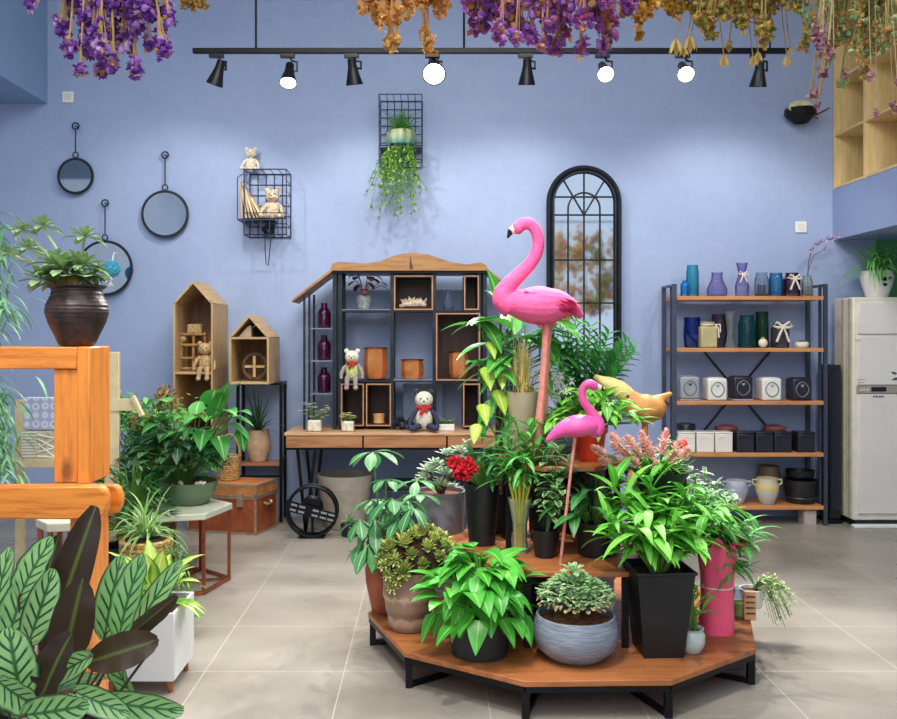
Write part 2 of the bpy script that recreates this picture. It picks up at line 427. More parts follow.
t = thing('wire_basket', 'black wire basket on blue wall holding books and a teddy bear', 'basket', (x0, Y1, z0))
m = MB(); wirebox(m, x0, x1, Y0, Y1, z0, z1, 5, 6); m.build('wire_frame', M_wire, t)
zsf = P(0, 219, 7).z
m = MB(); m.box((x0-.055, Y0, zsf-.012), (x1-.1, Y1-.01, zsf)); m.tube([(x0-.055, Y0+.01, zsf), (x0-.055, Y0+.01, z1-.06), (x0, Y0+.01, z1-.03)], .004, 5); m.tube([(x0, Y0, zsf), (x1, Y0, zsf)], .005, 5); m.build('shelf', M_wire, t)
cx = P(267, 0, 7).x
m = MB(); m.tube([(cx-.02, Y0+.05, z0), (cx-.015, Y0+.03, z0-.12), (cx-.005, Y0+.02, z0-.23), (cx+.012, Y0+.02, z0-.24), (cx+.022, Y0+.03, z0-.12), (cx+.03, Y0+.05, z0)], .004, 5); m.build('hook', M_wire, t)
# books fanned out
for i, L in enumerate((.29, .28, .26, .24, .21, .18)):
    m = MB(); M2 = Matrix.Translation(V((x0-.012+.03*i, 0, zsf+.004+.001*i)))@Matrix.Rotation(R(-2-5*i), 4, 'Y')
    m.box((-.014, Y0+.012, 0), (0, Y0+.17, L), M=M2)
    o = m.build('book', mat('book_paper' if i % 2 else 'book_cover_tan', '#d8c7a4' if i % 2 else '#b89a74', .8), None)
    tag(o, 'thin tan book fanned out in the wall wire basket', 'book', 'thin books fanned in the wall basket')
# dark moss ball
m = MB(); c = V((cx, Y0+.09, z0+.055))
for i in range(90): m.ball(c+rdir(rnd.uniform(-1.5, 1.5), rnd.uniform(0, 6.3))*.042, .013, 5, 4, jit=.3)
o = m.build('moss_ball', rndmat('dark_moss', ['#0f1a18', '#1c2c28', '#182420'])); tag(o, 'dark moss ball in the bottom of the wall wire basket', 'moss ball')

# ------------------------------------------------------------------ plush toys (all sit facing the room)
def plush(kind, c, s, fur, lab, belly=None, scarf=None, limb=None, ears=None, hang=.0, cat='stuffed toy', lean=0):
    """c = point it sits on, s = height sitting"""
    c = V(c); t = thing(kind, lab, cat, c)
    def W(x, y, z): return c+V((x*s+lean*z*s, y*s, z*s))
    m = MB(); m.ball(W(0, 0, .27), .21*s, 14, 10, (1, .8, 1.32)); m.build('body', belly or fur, t)
    m = MB(); m.ball(W(0, -.02, .72), .2*s, 16, 12, (1.08, .95, .98)); h = m.build('head', fur, t)
    m = MB(); m.ball(W(0, -.2, .66), .075*s, 10, 7, (1.1, .8, .85)); m.build('muzzle', belly or fur, h)
    m = MB(); m.ball(W(0, -.26, .69), .025*s, 8, 6); m.build('nose', M_blackp, h)
    for sx in (-1, 1):
        m = MB(); m.ball(W(sx*.17, 0, .9), .075*s, 10, 8, (1, .6, 1)); m.build('ear', ears or fur, h)
        m = MB(); m.ball(W(sx*.08, -.195, .75), .02*s, 8, 6); m.build('eye', M_blackp, h)
        m = MB(); m.tube([W(sx*.14, 0, .48), W(sx*.26, -.06, .36), W(sx*.33, -.12, .18), W(sx*.32, -.15, .1)], [.06*s, .065*s, .06*s, .04*s], 9); m.ball(W(sx*.32, -.15, .09), .055*s, 9, 7); m.build('arm', limb or fur, t)
        if hang: pts = [W(sx*.1, -.05, .1), W(sx*.12, -.28, .09), W(sx*.13, -.33, -.15), W(sx*.14, -.33, -hang)]
        else: pts = [W(sx*.1, -.05, .09), W(sx*.2, -.26, .07), W(sx*.27, -.4, .065)]
        m = MB(); m.tube(pts, [.075*s, .08*s, .065*s, .06*s][:len(pts)], 9); e = pts[-1]
        m.ball(e+V((0, -.03*s, 0)), .085*s, 10, 8, (.95, 1.15, .8)); m.build('leg', limb or fur, t)
    if scarf:
        m = MB(); ring(m, W(0, -.01, .53), .15*s, .045*s, 18, 8, 'xy'); m.tube([W(.0, -.17, .53), W(-.06, -.22, .42), W(-.09, -.22, .36)], .04*s, 6); m.tube([W(.0, -.17, .53), W(.08, -.22, .44)], .04*s, 6); m.build('scarf', scarf, t)
    return t
F_cream = mat('cream_plush', '#d8d2bd', .95, 0, .2, 60, .6, 90)
F_tan = mat('tan_plush', '#c9a878', .95, 0, .25, 50, .6, 90)
F_white = mat('white_plush', '#ece6d2', .95, 0, .15, 60, .6, 90)
F_dark = mat('charcoal_plush', '#3a3f55', .95, 0, .2, 60, .6, 90)
F_grey = mat('grey_plush', '#a79a98', .95, 0, .2, 60, .6, 90)
F_lime = mat('pale_green_knit', '#cfd88a', .95, 0, .2, 60, .5, 90)
plush('teddy_bear', (P(251, 0, 7.1).x, 7.1, z1+.005), .2, F_cream, 'cream teddy bear sitting on top of the wall wire basket')
plush('teddy_bear', (P(272, 0, 7.05).x, 7.08, P(0, 216, 7).z-.018), .26, mat('beige_plush', '#cdbba2', .95, 0, .35, 50, .6, 90), 'beige teddy bear sitting inside the wall wire basket')

# ------------------------------------------------------------------ hanging wire planter with pumpkin pot
x0, x1 = P(378, 0, 7).x, P(422, 0, 7).x; z0, z1 = P(0, 163, 7).z, P(0, 95, 7).z
t = thing('wire_planter', 'black wire planter high on wall with trailing green plant', 'planter', (x0, 7.19, z0))
m = MB(); wirebox(m, x0+.01, x1, 6.98, 7.19, z0, z1, 6, 8, .003); m.build('wire_frame', M_wire, t)
zc = P(0, 146, 7).z; pc = V((P(401, 0, 7).x, 7.06, zc))
m = MB(); m.box((x0+.01, 6.985, zc-.012), (x1, 7.185, zc)); m.build('shelf', M_wire, t)
t = thing('potted_grass', 'ribbed pale green pot of grass and trailing sprigs in the high wall planter', 'potted plant', (pc.x, pc.y, pc.z))
m = MB(); n = 48; prof = [(.06, 0), (.1, .02), (.115, .07), (.1, .125), (.07, .14), (.062, .135), (.06, .1)]
m.lathe(prof, pc, n); m.v = [(pc.x+(x-pc.x)*(1+.06*cos(8*math.atan2(y-pc.y, x-pc.x))), pc.y+(y-pc.y)*(1+.06*cos(8*math.atan2(y-pc.y, x-pc.x))), z) for x, y, z in m.v]
tt = NT('ombre_green_glaze'); sp = tt.n('ShaderNodeSeparateXYZ'); tt.l(tt.coord(), sp.inputs[0])
tt.set(tt.ramp(tt.math('MULTIPLY', sp.outputs[2], 7), [(.1, lin('#3f8080')), (.85, lin('#c9cf9c'))]), .4); m.build('pot', tt.m, t)
G_lime = leafmat('lime_leaf', '#5f9a35', '#9fcf55', rib='#b9dd7a')
G_mid = leafmat('mid_green_leaf', '#2f7a2a', '#62ad3f', rib='#a5d070')
G_dark = leafmat('dark_green_leaf', '#174a22', '#2f7034', rib='#5f9a58')
G_bright = leafmat('bright_green_leaf', '#3a9a22', '#74cf3a', rib='#b8e880')
G_grey = leafmat('grey_green_leaf', '#5f8a62', '#9cbd90', rib='#c0d8b0')
G_blue = leafmat('blue_green_leaf', '#2d6a52', '#5fa07a')
m = MB()
for i in range(150): m.leaf(pc+V((rnd.uniform(-.05, .05), rnd.uniform(-.05, .03), .11)), rdir(rnd.uniform(.5, 1.5), rnd.uniform(0, 6.3)), rnd.uniform(.14, .27), .007, rnd.uniform(.5, 2.2), 'strap', 7, 0)
for k in range(8):
    a = rnd.uniform(-2.9, -.2); m.leaf(pc+V((0, -.03, .12)), rdir(.3, a), rnd.uniform(.25, .4), .006, 3, 'strap', 9, 0)
m.build('grass', G_mid, t)
m = MB(); ms = MB()
for k in range(36):
    p = pc+V((rnd.uniform(-.1, .09), -.09+rnd.uniform(-.03, .02), rnd.uniform(-.03, .03))); L = rnd.uniform(.2, .56); pts = [p]; dx = rnd.uniform(-.35, .25)
    for j in range(9):
        p = p+V((dx*.06+rnd.uniform(-.015, .015), rnd.uniform(-.008, .008), -L/9)); pts.append(p)
        for q in range(4): m.leaf(p, rdir(rnd.uniform(-1.2, .5), rnd.uniform(0, 6.3)), rnd.uniform(.025, .045), .014, .6, 'oval', 3, .1)
    ms.tube(pts, .002, 4)
m.build('trailing_foliage', G_lime, t); ms.build('stem', M_stem, t)

# ------------------------------------------------------------------ track lights
TY = 6.2
tr = thing('track_rail', 'long black ceiling track rail carrying spotlights across blue wall', 'track rail', P(193, 52, TY))
xa, xb = P(193, 0, TY).x, P(790, 0, TY).x; zr = P(0, 51, TY).z
m = MB(); m.box((xa, TY-.017, zr-.018), (xb, TY+.017, zr+.018)); m.build('rail', M_black, tr, bevel=.003)
m = MB(); m.box((xa+.02, TY-.006, zr-.0195), (xb-.02, TY+.006, zr-.016)); m.build('conductor_slot', M_blackp, tr)
for px in (256, 464, 770):
    x = P(px, 0, TY).x; m = MB(); m.tube([(x, TY, zr+.018), (x, TY, 4.8)], .008, 8); m.lathe([(.03, 4.78), (.03, 4.8)], (x, TY, 0), 14); m.build('suspension_rod', M_black, tr)
M_lamp = emit('lamp_glow', '#fff4e2', 60); M_lampoff = mat('lamp_reflector', '#9a9fa5', .2, .8, .05)
M_cone = mat('black_lamp_paint', '#1b1c20', .35, .3, .15)
def spot(px, py, aim, lit, lab, size=.86):
    x = P(px, 0, TY).x; top = zr-.018
    hc = P(px, py, TY-.02); d = V(aim).normalized()
    t = thing('track_spotlight', lab, 'spotlight', (x, TY, top), 'spotlights on the ceiling track')
    m = MB(); m.box((x-.06, TY-.018, top-.03), (x+.04, TY+.018, top)); m.build('adapter', M_cone, t, bevel=.003)
    j = hc-d*.03
    m = MB(); sx = .055; m.tube([(x+.01, TY, top-.03), (x+.02, TY, top-.05), (x+sx, TY, top-.055), (x+sx, TY, j.z), j], .009, 7); m.build('arm', M_cone, t)
    q = V((0, 0, -1)).rotation_difference(d).to_matrix()
    m = MB(); s = size
    m.lathe([(.012*s, .105*s), (.034*s, .1*s), (.036*s, .04*s), (.04*s, .02*s), (.05*s, -.02*s), (.068*s, -.09*s), (.069*s, -.1*s), (.062*s, -.1*s), (.05*s, -.06*s)], hc, 24, q); m.build('lamp_head', M_cone, t)
    m = MB(); m.lathe([(.0, -.075*s), (.055*s, -.08*s), (.056*s, -.077*s)], hc, 24, q); m.build('lens', M_lamp if lit else M_lampoff, t)
    if 1:
        L = bpy.data.lights.new('spot_beam', 'SPOT'); L.energy = lit*1.25 or 24; L.spot_size = R(95 if lit else 125); L.spot_blend = .6; L.shadow_soft_size = .035; L.color = (1, .95, .87)
        lo = bpy.data.objects.new('spot_beam', L); C.objects.link(lo); lo.location = hc+d*.12; aim_ = d if lit else V((d.x, .55, -1)).normalized(); lo.rotation_euler = aim_.to_track_quat('-Z', 'Y').to_euler()
spot(218, 73, (-.35, .15, -1), 0, 'black cone track spotlight at the far left end, tilted left')
spot(289, 74, (0, -.5, -.9), 60, 'second spotlight from left on the track, lit')
spot(353, 72, (.1, .3, -1), 0, 'black cone track spotlight between the two leftmost lit lamps')
spot(434, 68, (.0, -.8, -.6), 150, 'brightest lit spotlight, above and right of the hanging wire planter', 1.15)
spot(527, 72, (.0, .3, -1), 0, 'black cone track spotlight above the flamingo, under purple dried flowers')
spot(604, 70, (.0, -.8, -.6), 150, 'lit spotlight above the arched mirror')
spot(684, 70, (-.05, -.8, -.6), 110, 'rightmost lit spotlight on the track')
spot(759, 74, (.0, .3, -1), 0, 'black cone track spotlight at the right end of the track')

# ------------------------------------------------------------------ dried leaf basket high on the wall (right)
c = P(803, 115, 7.1)
t = thing('wall_basket', 'small dark wall basket with dried leaf and twig by birch shelves', 'basket', (c.x, 7.2, c.z-.05))
m = MB()
for k in range(9):
    z = c.z-.055+.012*k; r = .055+.06*min(1, k/5); ring(m, (c.x-.02, 7.1, z), r, .007, 18, 5, 'xy')
m.build('bowl', M_blackp, t)
m = MB(); m.leaf(c+V((-.14, -.06, .03)), (1, -.05, .5), .2, .1, .9, 'oval', 7, -.1, roll=R(75)); m.leaf(c+V((-.02, -.05, .05)), (.6, -.3, -.6), .09, .03, .3); m.build('dried_leaf', mat('pale_dry_leaf', '#cfc9a0', .9, 0, .2, 40), t)
m = MB(); m.tube([c+V((-.05, 0, -.02)), c+V((.05, -.02, .0)), c+V((.1, -.02, .0)), c+V((.2, -.02, .05))], .008, 6); m.tube([c+V((.0, -.03, .02)), c+V((.08, -.05, -.03)), c+V((.1, -.04, -.04))], .007, 6); m.build('twig', M_bstem, t)

# ------------------------------------------------------------------ birch loft shelving on the right beam
t = thing('cube_shelving', 'pale birch open cube shelving standing on the blue beam, top right', 'shelving', (3.22, 7.1, 2.61))
boxes('divider', M_loft, t, [((3.22, y-.01, 2.61), (3.58, y+.01, 4.35)) for y in (7.18, 6.68, 6.18, 5.68)])
boxes('shelf', wood('loft_birch_shelf', '#cdb078', '#e2c890', 'y', .5), t, [((3.225, 5.69+.5*i, z-.01), (3.57, 6.17+.5*i, z+.01)) for z in (2.625, 3.04, 3.47, 3.9, 4.33) for i in range(3)])
m = MB(); m.box((3.57, 5.67, 2.61), (3.58, 7.19, 4.35)); m.build('back_panel', M_loft, t)

# ------------------------------------------------------------------ house shaped shelves
def house(x0, x1, yf, yb, zb, ze, za, shelves, lab, name='house_shelf'):
    t = thing(name, lab, 'shelf', ((x0+x1)/2, yb, zb)); w = .016; cx = (x0+x1)/2
    boxes('side_panel', M_house, t, [((x0, yf, zb), (x0+w, yb, ze)), ((x1-w, yf, zb), (x1, yb, ze))], bevel=.001); k = w*1.2; rm = wood('pale_wood_y', '#a38256', '#caa979', 'y', .55)
    MB().prism([(x0, ze), (cx, za), (cx, za-k), (x0+w, ze-.004), (x0, ze-.004)], yf, yb).build('roof_panel', rm, t); MB().prism([(x1, ze), (x1, ze-.004), (x1-w, ze-.004), (cx, za-k), (cx, za)], yf, yb).build('roof_panel', rm, t)
    for z in shelves: m = MB(); m.box((x0+w, yf+.003, z-w), (x1-w, yb, z)); m.build('shelf_board', wood('pale_wood_x', '#a08058', '#c6a678', 'x', .55), t)
    m = MB(); m.prism([(x0+w, zb), (x0+w, ze-.01), (cx, za-.025), (x1-w, ze-.01), (x1-w, zb)], yb-.012, yb-.002); m.build('back_panel', M_housein, t)
    return t
hx0, hx1 = P(173, 0, 6.7).x, P(213, 0, 6.7).x
house(hx0, hx1, 6.7, 7.19, .55, P(0, 303, 6.7).z, P(0, 281, 6.7).z, (P(0, 372, 6.7).z, .85, .57), 'tall narrow house-shaped wooden shelf holding stick lantern, on blue wall')
sx0, sx1 = P(229, 0, 6.65).x, P(269, 0, 6.65).x; szb = P(0, 384.5, 6.65).z
house(sx0, sx1, 6.65, 7.12, szb, P(0, 337, 6.65).z, P(0, 315, 6.65).z, (szb+.018, P(0, 337, 6.65).z), 'small house-shaped wooden box with cross ornament, on black plant stand')
# items in them
zt = P(0, 372, 6.7).z
cx = P(193, 0, 6.85).x; t = thing('stick_lantern', 'rustic twig lantern inside the tall house-shaped shelf', 'lantern', (cx, 6.9, zt))
m = MB(); w, d, hh = .1, .08, .30
for sx in (-1, 0, 1):
    for sy in (-1, 1): m.tube([(cx+sx*w, 6.93+sy*d, zt), (cx+sx*w*.85, 6.93+sy*d*.8, zt+hh)], .011, 6)
for k in (.02, .1, .2, .28):
    m.tube([(cx-w, 6.93-d, zt+k), (cx+w, 6.93-d, zt+k)], .01, 6); m.tube([(cx-w, 6.93-d, zt+k), (cx-w, 6.93+d, zt+k)], .01, 6)
m.build('twig_frame', mat('driftwood_tan', '#a9814f', .85, 0, .3, 30, .4), t)
m = MB(); m.box((cx-.055, 6.88, zt+.28), (cx+.055, 6.97, zt+.36)); m.ball((cx-.09, 6.88, zt+.25), .035, 8, 6); m.build('roof', F_tan, t, bevel=.01)
plush('rag_doll', (P(205, 0, 6.75).x, 6.76, zt+.002), .235, F_tan, 'tan soft doll sitting on the edge of the tall house-shaped shelf', hang=.22, cat='doll')
c = V((P(254.5, 0, 6.8).x, 6.82, szb+.018+.11))
t = thing('ring_ornament', 'oval twig ring with wooden cross in the small house-shaped box', 'ornament', (c.x, c.y, szb+.018))
m = MB(); m.tube([c+V((cos(a)*.088, 0, sin(a)*.095)) for a in [2*pi*k/32 for k in range(32)]], .013, 7, closed=True); ring(m, c+V((0, .03, 0)), .08, .009, 30, 6); m.build('twig_ring', M_bstem, t)
m = MB(); m.box((c.x-.075, c.y-.02, c.z-.009), (c.x+.075, c.y-.004, c.z+.009)); m.box((c.x-.01, c.y-.03, c.z-.08), (c.x+.01, c.y-.02, c.z+.08)); m.build('cross', mat('blond_wood', '#d8b070', .6), t)
zz = P(0, 337, 6.65).z; m = MB(); x = P(250, 0, 6.7).x
m.prism([(x-.09, zz+.001), (x+.005, zz+.001), (x+.005, zz+.085), (x-.02, zz+.08)], 6.72, 6.8); o = m.build('wood_wedge', mat('pale_block', '#b7a58a', .7)); tag(o, 'pale wooden wedge under the roof of the small house-shaped box', 'block')

# black plant stand below the small house
t = thing('plant_stand', 'black metal plant stand carrying the small house-shaped box', 'stand', (sx0+.15, 7.0, 0))
xs0, xs1 = P(238, 0, 6.97).x, P(281, 0, 6.97).x
for x in (xs0, xs1):
    for y in (6.97, 7.17):
        m = MB(); m.box((x-.011, y-.011, 0), (x+.011, y+.011, szb-.02)); m.build('leg', M_black, t)
m = MB(); m.box((xs0-.011, 6.94, szb-.02), (xs1+.011, 7.18, szb)); m.build('top', M_black, t)
zl = P(0, 463, 6.97).z; m = MB(); m.box((xs0+.011, 6.955, zl-.02), (xs1-.011, 7.18, zl)); m.build('lower_shelf', M_desk, t)
m = MB()
for x in (xs0, xs1): m.tube([(x, 6.97, zl+.03), (x, 7.17, zl+.03)], .008, 6)
m.tube([(xs0, 6.957, zl-.1), (xs1, 6.957, zl-.1)], .007, 6); m.build('rail', M_black, t)

# ------------------------------------------------------------------ generic pots
def pot(t, c, prof, m_, soil=None, soilz=None, soilr=None, n=32, name='pot', soilname='soil'):
    c = V(c); o = MB(); o.lathe(prof, c, n); r = o.build(name, m_, t)
    if soil:
        s = MB(); s.lathe([(soilr*.98, soilz-.008), (soilr, soilz), (soilr*.5, soilz+.006), (.001, soilz+.008)], c, n); s.build(soilname, soil, t)
    return r
def cup(r0, r1, h, th=.006, lip=0):
    return [(r0*.9, 0), (r0, .004), (r1, h-.006), (r1+lip, h-.004), (r1+lip, h), (r1-th, h), (r1-th-.002, h*.75), (r0*.8, h*.72)]

c = V((P(258, 0, 7.05).x, 7.06, zl))
t = thing('potted_palm', 'dark spiky-leaved plant in beige pot on the black stand lower shelf', 'potted plant', c)
pot(t, c, [(.05, 0), (.06, .005), (.095, .1), (.098, .16), (.08, .235), (.085, .25), (.075, .25), (.07, .22)], mat('beige_stoneware', '#c9a98a', .6, 0, .12, 20, .1), M_soil, .225, .072)
m = MB()
for i in range(40): m.leaf(c+V((0, 0, .22)), rdir(rnd.uniform(.5, 1.45), rnd.uniform(0, 6.3)), rnd.uniform(.2, .42), .014, rnd.uniform(.3, 1.6), 'lance', 7, .1)
m.build('foliage', G_dark, t)

# ------------------------------------------------------------------ trunk
nc = V((-1.26, 6.51, 0)); ang = R(-16.5); ux = V((-cos(ang), -sin(ang), 0)); uy = V((-sin(ang), cos(ang), 0)); TL, TD, TH = .56, .34, .36
t = thing('trunk', 'brown leather trunk with pale metal edges on the floor', 'trunk', nc+ux*TL/2+uy*TD/2)
M_leather = mat('brown_leather', '#9a4f2a', .4, 0, .25, 9, .1); M_brass = mat('aged_brass', '#b59d82', .4, .5, .2, 40)
def TB(m, a0, a1, b0, b1, z0, z1):
    vs = [nc+ux*a+uy*b_+V((0, 0, z)) for z in (z0, z1) for a, b_ in ((a0, b0), (a1, b0), (a1, b1), (a0, b1))]
    m.add(vs, [(0, 1, 2, 3), (7, 6, 5, 4), (0, 4, 5, 1), (1, 5, 6, 2), (2, 6, 7, 3), (3, 7, 4, 0)])
m = MB(); TB(m, 0, TL, 0, TD, .0, .262); m.build('body', M_leather, t)
m = MB(); TB(m, 0, TL, 0, TD, .266, TH); m.build('lid', mat('tan_leather_top', '#c27c44', .4, 0, .2, 9, .1), t, bevel=.006)
m = MB(); e = .012; o_ = .004
for (a, b_) in ((0, 0), (TL, 0), (0, TD), (TL, TD)): TB(m, a-(o_ if a == 0 else e), a+(e if a == 0 else o_), b_-(o_ if b_ == 0 else e), b_+(e if b_ == 0 else o_), .003, .35)
for z in (.002, .256, .272):
    TB(m, 0, TL, -o_, e, z, z+.012); TB(m, 0, TL, TD-e, TD+o_, z, z+.012); TB(m, -o_, e, 0, TD, z, z+.012); TB(m, TL-e, TL+o_, 0, TD, z, z+.012)
TB(m, 0, TL, -.002, .01, .345, .362); TB(m, -.002, .01, 0, TD, .345, .362)
m.build('edge_trim', M_brass, t)
m = MB(); TB(m, .10, .15, -.012, 0, .2, .3); m.build('clasp', M_brass, t)
m = MB(); pts = [nc+uy*b_+ux*(-a)+V((0, 0, z)) for a, b_, z in ((.004, .12, .22), (.025, .13, .205), (.025, .21, .205), (.004, .22, .22))]; m.tube(pts, .008, 6); m.build('handle', M_brass, t)
# wicker basket on trunk
c = V((P(230, 0, 6.8).x, 6.78, TH+.003))
M_wick = NT('pale_wicker'); co = M_wick.coord((60, 60, 90)); w = M_wick.n('ShaderNodeTexVoronoi'); M_wick.l(co, w.inputs[0]); w.inputs['Scale'].default_value = 1.0
M_wick.set(M_wick.ramp(w.outputs[0], [(.1, lin('#d9b577')), (.8, lin('#9a7238'))]), .7); M_wick.bump(w.outputs[0], .6, .004); M_wick = M_wick.m
t = thing('wicker_basket', 'small wicker basket with tall hoop handle on the brown trunk', 'basket', c)
m = MB()
for k in range(11): ring(m, c+V((0, 0, .009+.0165*k)), .066+.012*(k/10), .0105, 24, 6, 'xy')
m.lathe([(.06, 0), (.066, .006), (.07, .01)], c, 20); m.build('body', M_wick, t)
m = MB(); m.tube([c+V((cos(a)*.078, 0, .17+sin(a)*.17)) for a in [pi*k/18 for k in range(19)]], .008, 7); m.build('handle', M_wick, t)

# ------------------------------------------------------------------ hutch desk
DF, DB = 6.55, 7.12; dz = P(0, 433, DF).z
dx0 = P(284, 0, DF).x; dx1 = P(532, 0, DF).x
HF, HB = 6.78, 7.1
def hx(p): return P(p, 0, HF).x
def hz(p): return P(0, p, HF).z
hut = thing('hutch_desk', 'wooden desk with black-framed display hutch and golden curved cornice', 'desk', ((dx0+dx1)/2, 6.85, 0))
m = MB(); m.box((dx0, DF, dz-.02), (dx1, DB, dz)); m.build('desktop', wood('desk_top_wood', '#a47a55', '#d0a67c', 'x', .35), hut, bevel=.003)
m = MB(); m.box((dx0+.01, DF+.015, dz-.125), (dx1-.01, DB, dz-.02)); m.build('apron_frame', M_black, hut)
xs = [dx0+.008, P(363, 0, DF).x, P(447, 0, DF).x, dx1-.008]
for a, b_ in zip(xs, xs[1:]): m = MB(); m.box((a+.006, DF, dz-.108), (b_-.006, DF+.02, dz-.026)); m.build('drawer', M_desk, hut, bevel=.003)
for x in (dx0+.09, dx1-.09):
    for sx in (-1, 1):
        m = MB(); y = DF+.06 if sx < 0 else DB-.06
        m.bar((x, y, dz-.125), (x+.06 if x < 0 else x-.06, y, .012), .022); m.bar((x+.13*(1 if x < 0 else -1), y, dz-.125), (x+.06 if x < 0 else x-.06, y, .012), .022)
        m.build('leg', M_black, hut)
# uprights
ztop = hz(272)
for px in (334.5, 340, 392, 434.5, 479, 485): x = hx(px); boxes('upright', M_iron, hut, [((x-.014, HF, dz), (x+.014, HF+.028, ztop)), ((x-.014, HB-.028, dz), (x+.014, HB, ztop))])
def hsh(a, b_, y_, w=.013): boxes('metal_shelf', M_iron, hut, [((hx(a), HF+.002, hz(y_)-w), (hx(b_), HB-.002, hz(y_)))])
hsh(340, 392, 310); hsh(392, 434, 310); hsh(434, 480, 310); hsh(340, 392, 380.5); hsh(392, 480, 380.5)
boxes('shelf_top', mat('pale_shelf_top', '#98a0b5', .3, .2), hut, [((hx(392), HF+.004, hz(380.5)+.001), (hx(434), HB-.004, hz(380.5)+.006)), ((hx(341), HF+.004, hz(310)+.001), (hx(391), HB-.004, hz(310)+.005))])
def box5(a, b_, y0_, y1_, front=.006):
    X0, X1, Z1, Z0 = hx(a), hx(b_), hz(y0_), hz(y1_); w = .014; yf = HF-front
    m = MB(); m.box((X0, yf, Z0), (X0+w, HB-.01, Z1)); m.box((X1-w, yf, Z0), (X1, HB-.01, Z1)); m.box((X0+w, yf, Z1-w), (X1-w, HB-.01, Z1)); m.box((X0+w, yf, Z0), (X1-w, HB-.01, Z0+w)); m.box((X0+w, HB-.03, Z0+w), (X1-w, HB-.012, Z1-w))
    fr = m.build('wood_box', M_walnut, hut)
    m = MB(); k = .002; e = .009
    m.box((X0, yf-k, Z0), (X0+e, yf, Z1)); m.box((X1-e, yf-k, Z0), (X1, yf, Z1)); m.box((X0+e, yf-k, Z1-e), (X1-e, yf, Z1)); m.box((X0+e, yf-k, Z0), (X1-e, yf, Z0+e)); m.build('front_edge', M_edge, fr)
box5(394, 433, 275.5, 310); box5(464, 479, 275.5, 310); box5(436, 480, 313, 380.5)
box5(341, 364, 383.5, 426); box5(366, 391, 383.5, 426); box5(463, 480, 383.5, 427)
m = MB(); m.box((hx(402), HB-.012, dz+.005), (hx(443), HB-.002, hz(386))); m.build('back_sheet', mat('pale_blue_board', '#90a7cc', .5, 0, .08), hut)
# side wings
for sgn in (0, 1):
    mir = (lambda p: p) if not sgn else (lambda p: 819.5-p)
    m = MB(); za = hz(299)
    for px, top in ((304, hz(297)), (309, hz(293))):
        x = hx(mir(px)); boxes('wing_post', M_iron, hut, [((x-.008, HF+.01, dz), (x+.008, HF+.026, top)), ((x-.008, HB-.03, dz), (x+.008, HB-.014, top))])
    a, b_ = sorted((hx(mir(304)), hx(mir(333))))
    boxes('wing_shelf', mat('pale_glass_shelf', '#7f8aa2', .2, .1), hut, [((a, HF+.012, hz(y_)-.008), (b_, HB-.014, hz(y_))) for y_ in (328, 360.5, 393.5)])
    xa_, xb_ = hx(mir(293)), hx(mir(333)); ya, yb = hz(300), hz(269)
    m = MB(); m.prism([(xa_, ya), (xb_, yb), (xb_, yb-.022), (xa_, ya-.018)], HF-.06, HB); m.build('wing_roof', M_cornice, hut)
m = MB(); m.box((hx(331), HF-.03, ztop-.01), (hx(488.5), HB, ztop+.012)); m.build('top_rail', M_black, hut)
m = MB(); up = [(331, 271), (333, 264), (340, 262.5), (352, 263), (366, 264), (380, 262), (392, 257), (404, 254), (415, 253.5), (428, 255), (440, 259), (452, 263), (466, 265), (480, 263), (485, 265), (488.5, 271)]
m.prism([(hx(a), hz(b_)) for a, b_ in up], HF-.05, HF-.028); m.build('cornice', M_cornice, hut)
m = MB(); m.box((hx(331), HF-.028, ztop+.012), (hx(488.5), HB, ztop+.02)); m.build('top_board', M_cornice, hut)
m = MB(); x = hx(410.5); m.prism([(x-.006, ztop+.02), (x+.02, ztop+.02), (x-.002, hz(255.5))], HF-.054, HF-.05); m.build('cornice_joint', M_walnut, hut)

# contents of the hutch
M_purple = glass('plum_glass', '#4e0c3c', 2.2)
def vase3(px, ypix, lab):
    z = hz(ypix)+.001; c = V((hx(px), 6.92, z))
    t = thing('plum_vase', lab, 'vase', c, 'plum glass bottle vases in the left wing')
    m = MB(); m.lathe([(.04, 0), (.05, .006), (.052, .11), (.042, .14), (.026, .155), (.024, .185), (.03, .19), (.022, .19), (.02, .16), (.04, .13), (.046, .02)], c, 20); m.build('bottle', M_purple, t); return t
vase3(322, 328, 'plum glass bottle vase on the top shelf of the hutch left wing')
vase3(322, 360.5, 'plum glass bottle vase on the middle shelf of the hutch left wing')
vase3(322, 393.5, 'plum glass bottle vase on the bottom shelf of the hutch left wing')
zA = hz(310)+.007; zB = hz(380.5)+.008
c = V((hx(363), 6.9, zA)); t = thing('potted_plant', 'burgundy round-leaved plant in small silver pot on hutch top shelf', 'potted plant', c)
pot(t, c, [(.035, 0), (.045, .005), (.06, .07), (.052, .105), (.046, .105), (.045, .09)], mat('silver_mottled', '#a9aeab', .35, .3, .3, 50), M_soil, .09, .044)
m = MB(); ms = MB()
for k in range(13):
    a = k*2.4; e = c+V((cos(a)*(.05+.1*rnd.random()), sin(a)*.07, .15+.14*rnd.random())); ms.tube([c+V((0, 0, .09)), c*.5+e*.5+V((0, 0, .06)), e], .003, 5)
    m.leaf(e, (cos(a), -.3+sin(a)*.5, -.2), rnd.uniform(.06, .09), .065, .9, 'oval', 5, .15)
m.build('foliage', leafmat('burgundy_leaf', '#3a1f2a', '#6a3442', rib='#8a5560'), t); ms.build('stem', M_bstem, t)
c = V((hx(413), 6.86, hz(310)+.016)); t = thing('driftwood', 'pale coral-like driftwood piece in the walnut top box of hutch', 'driftwood', c)
m = MB()
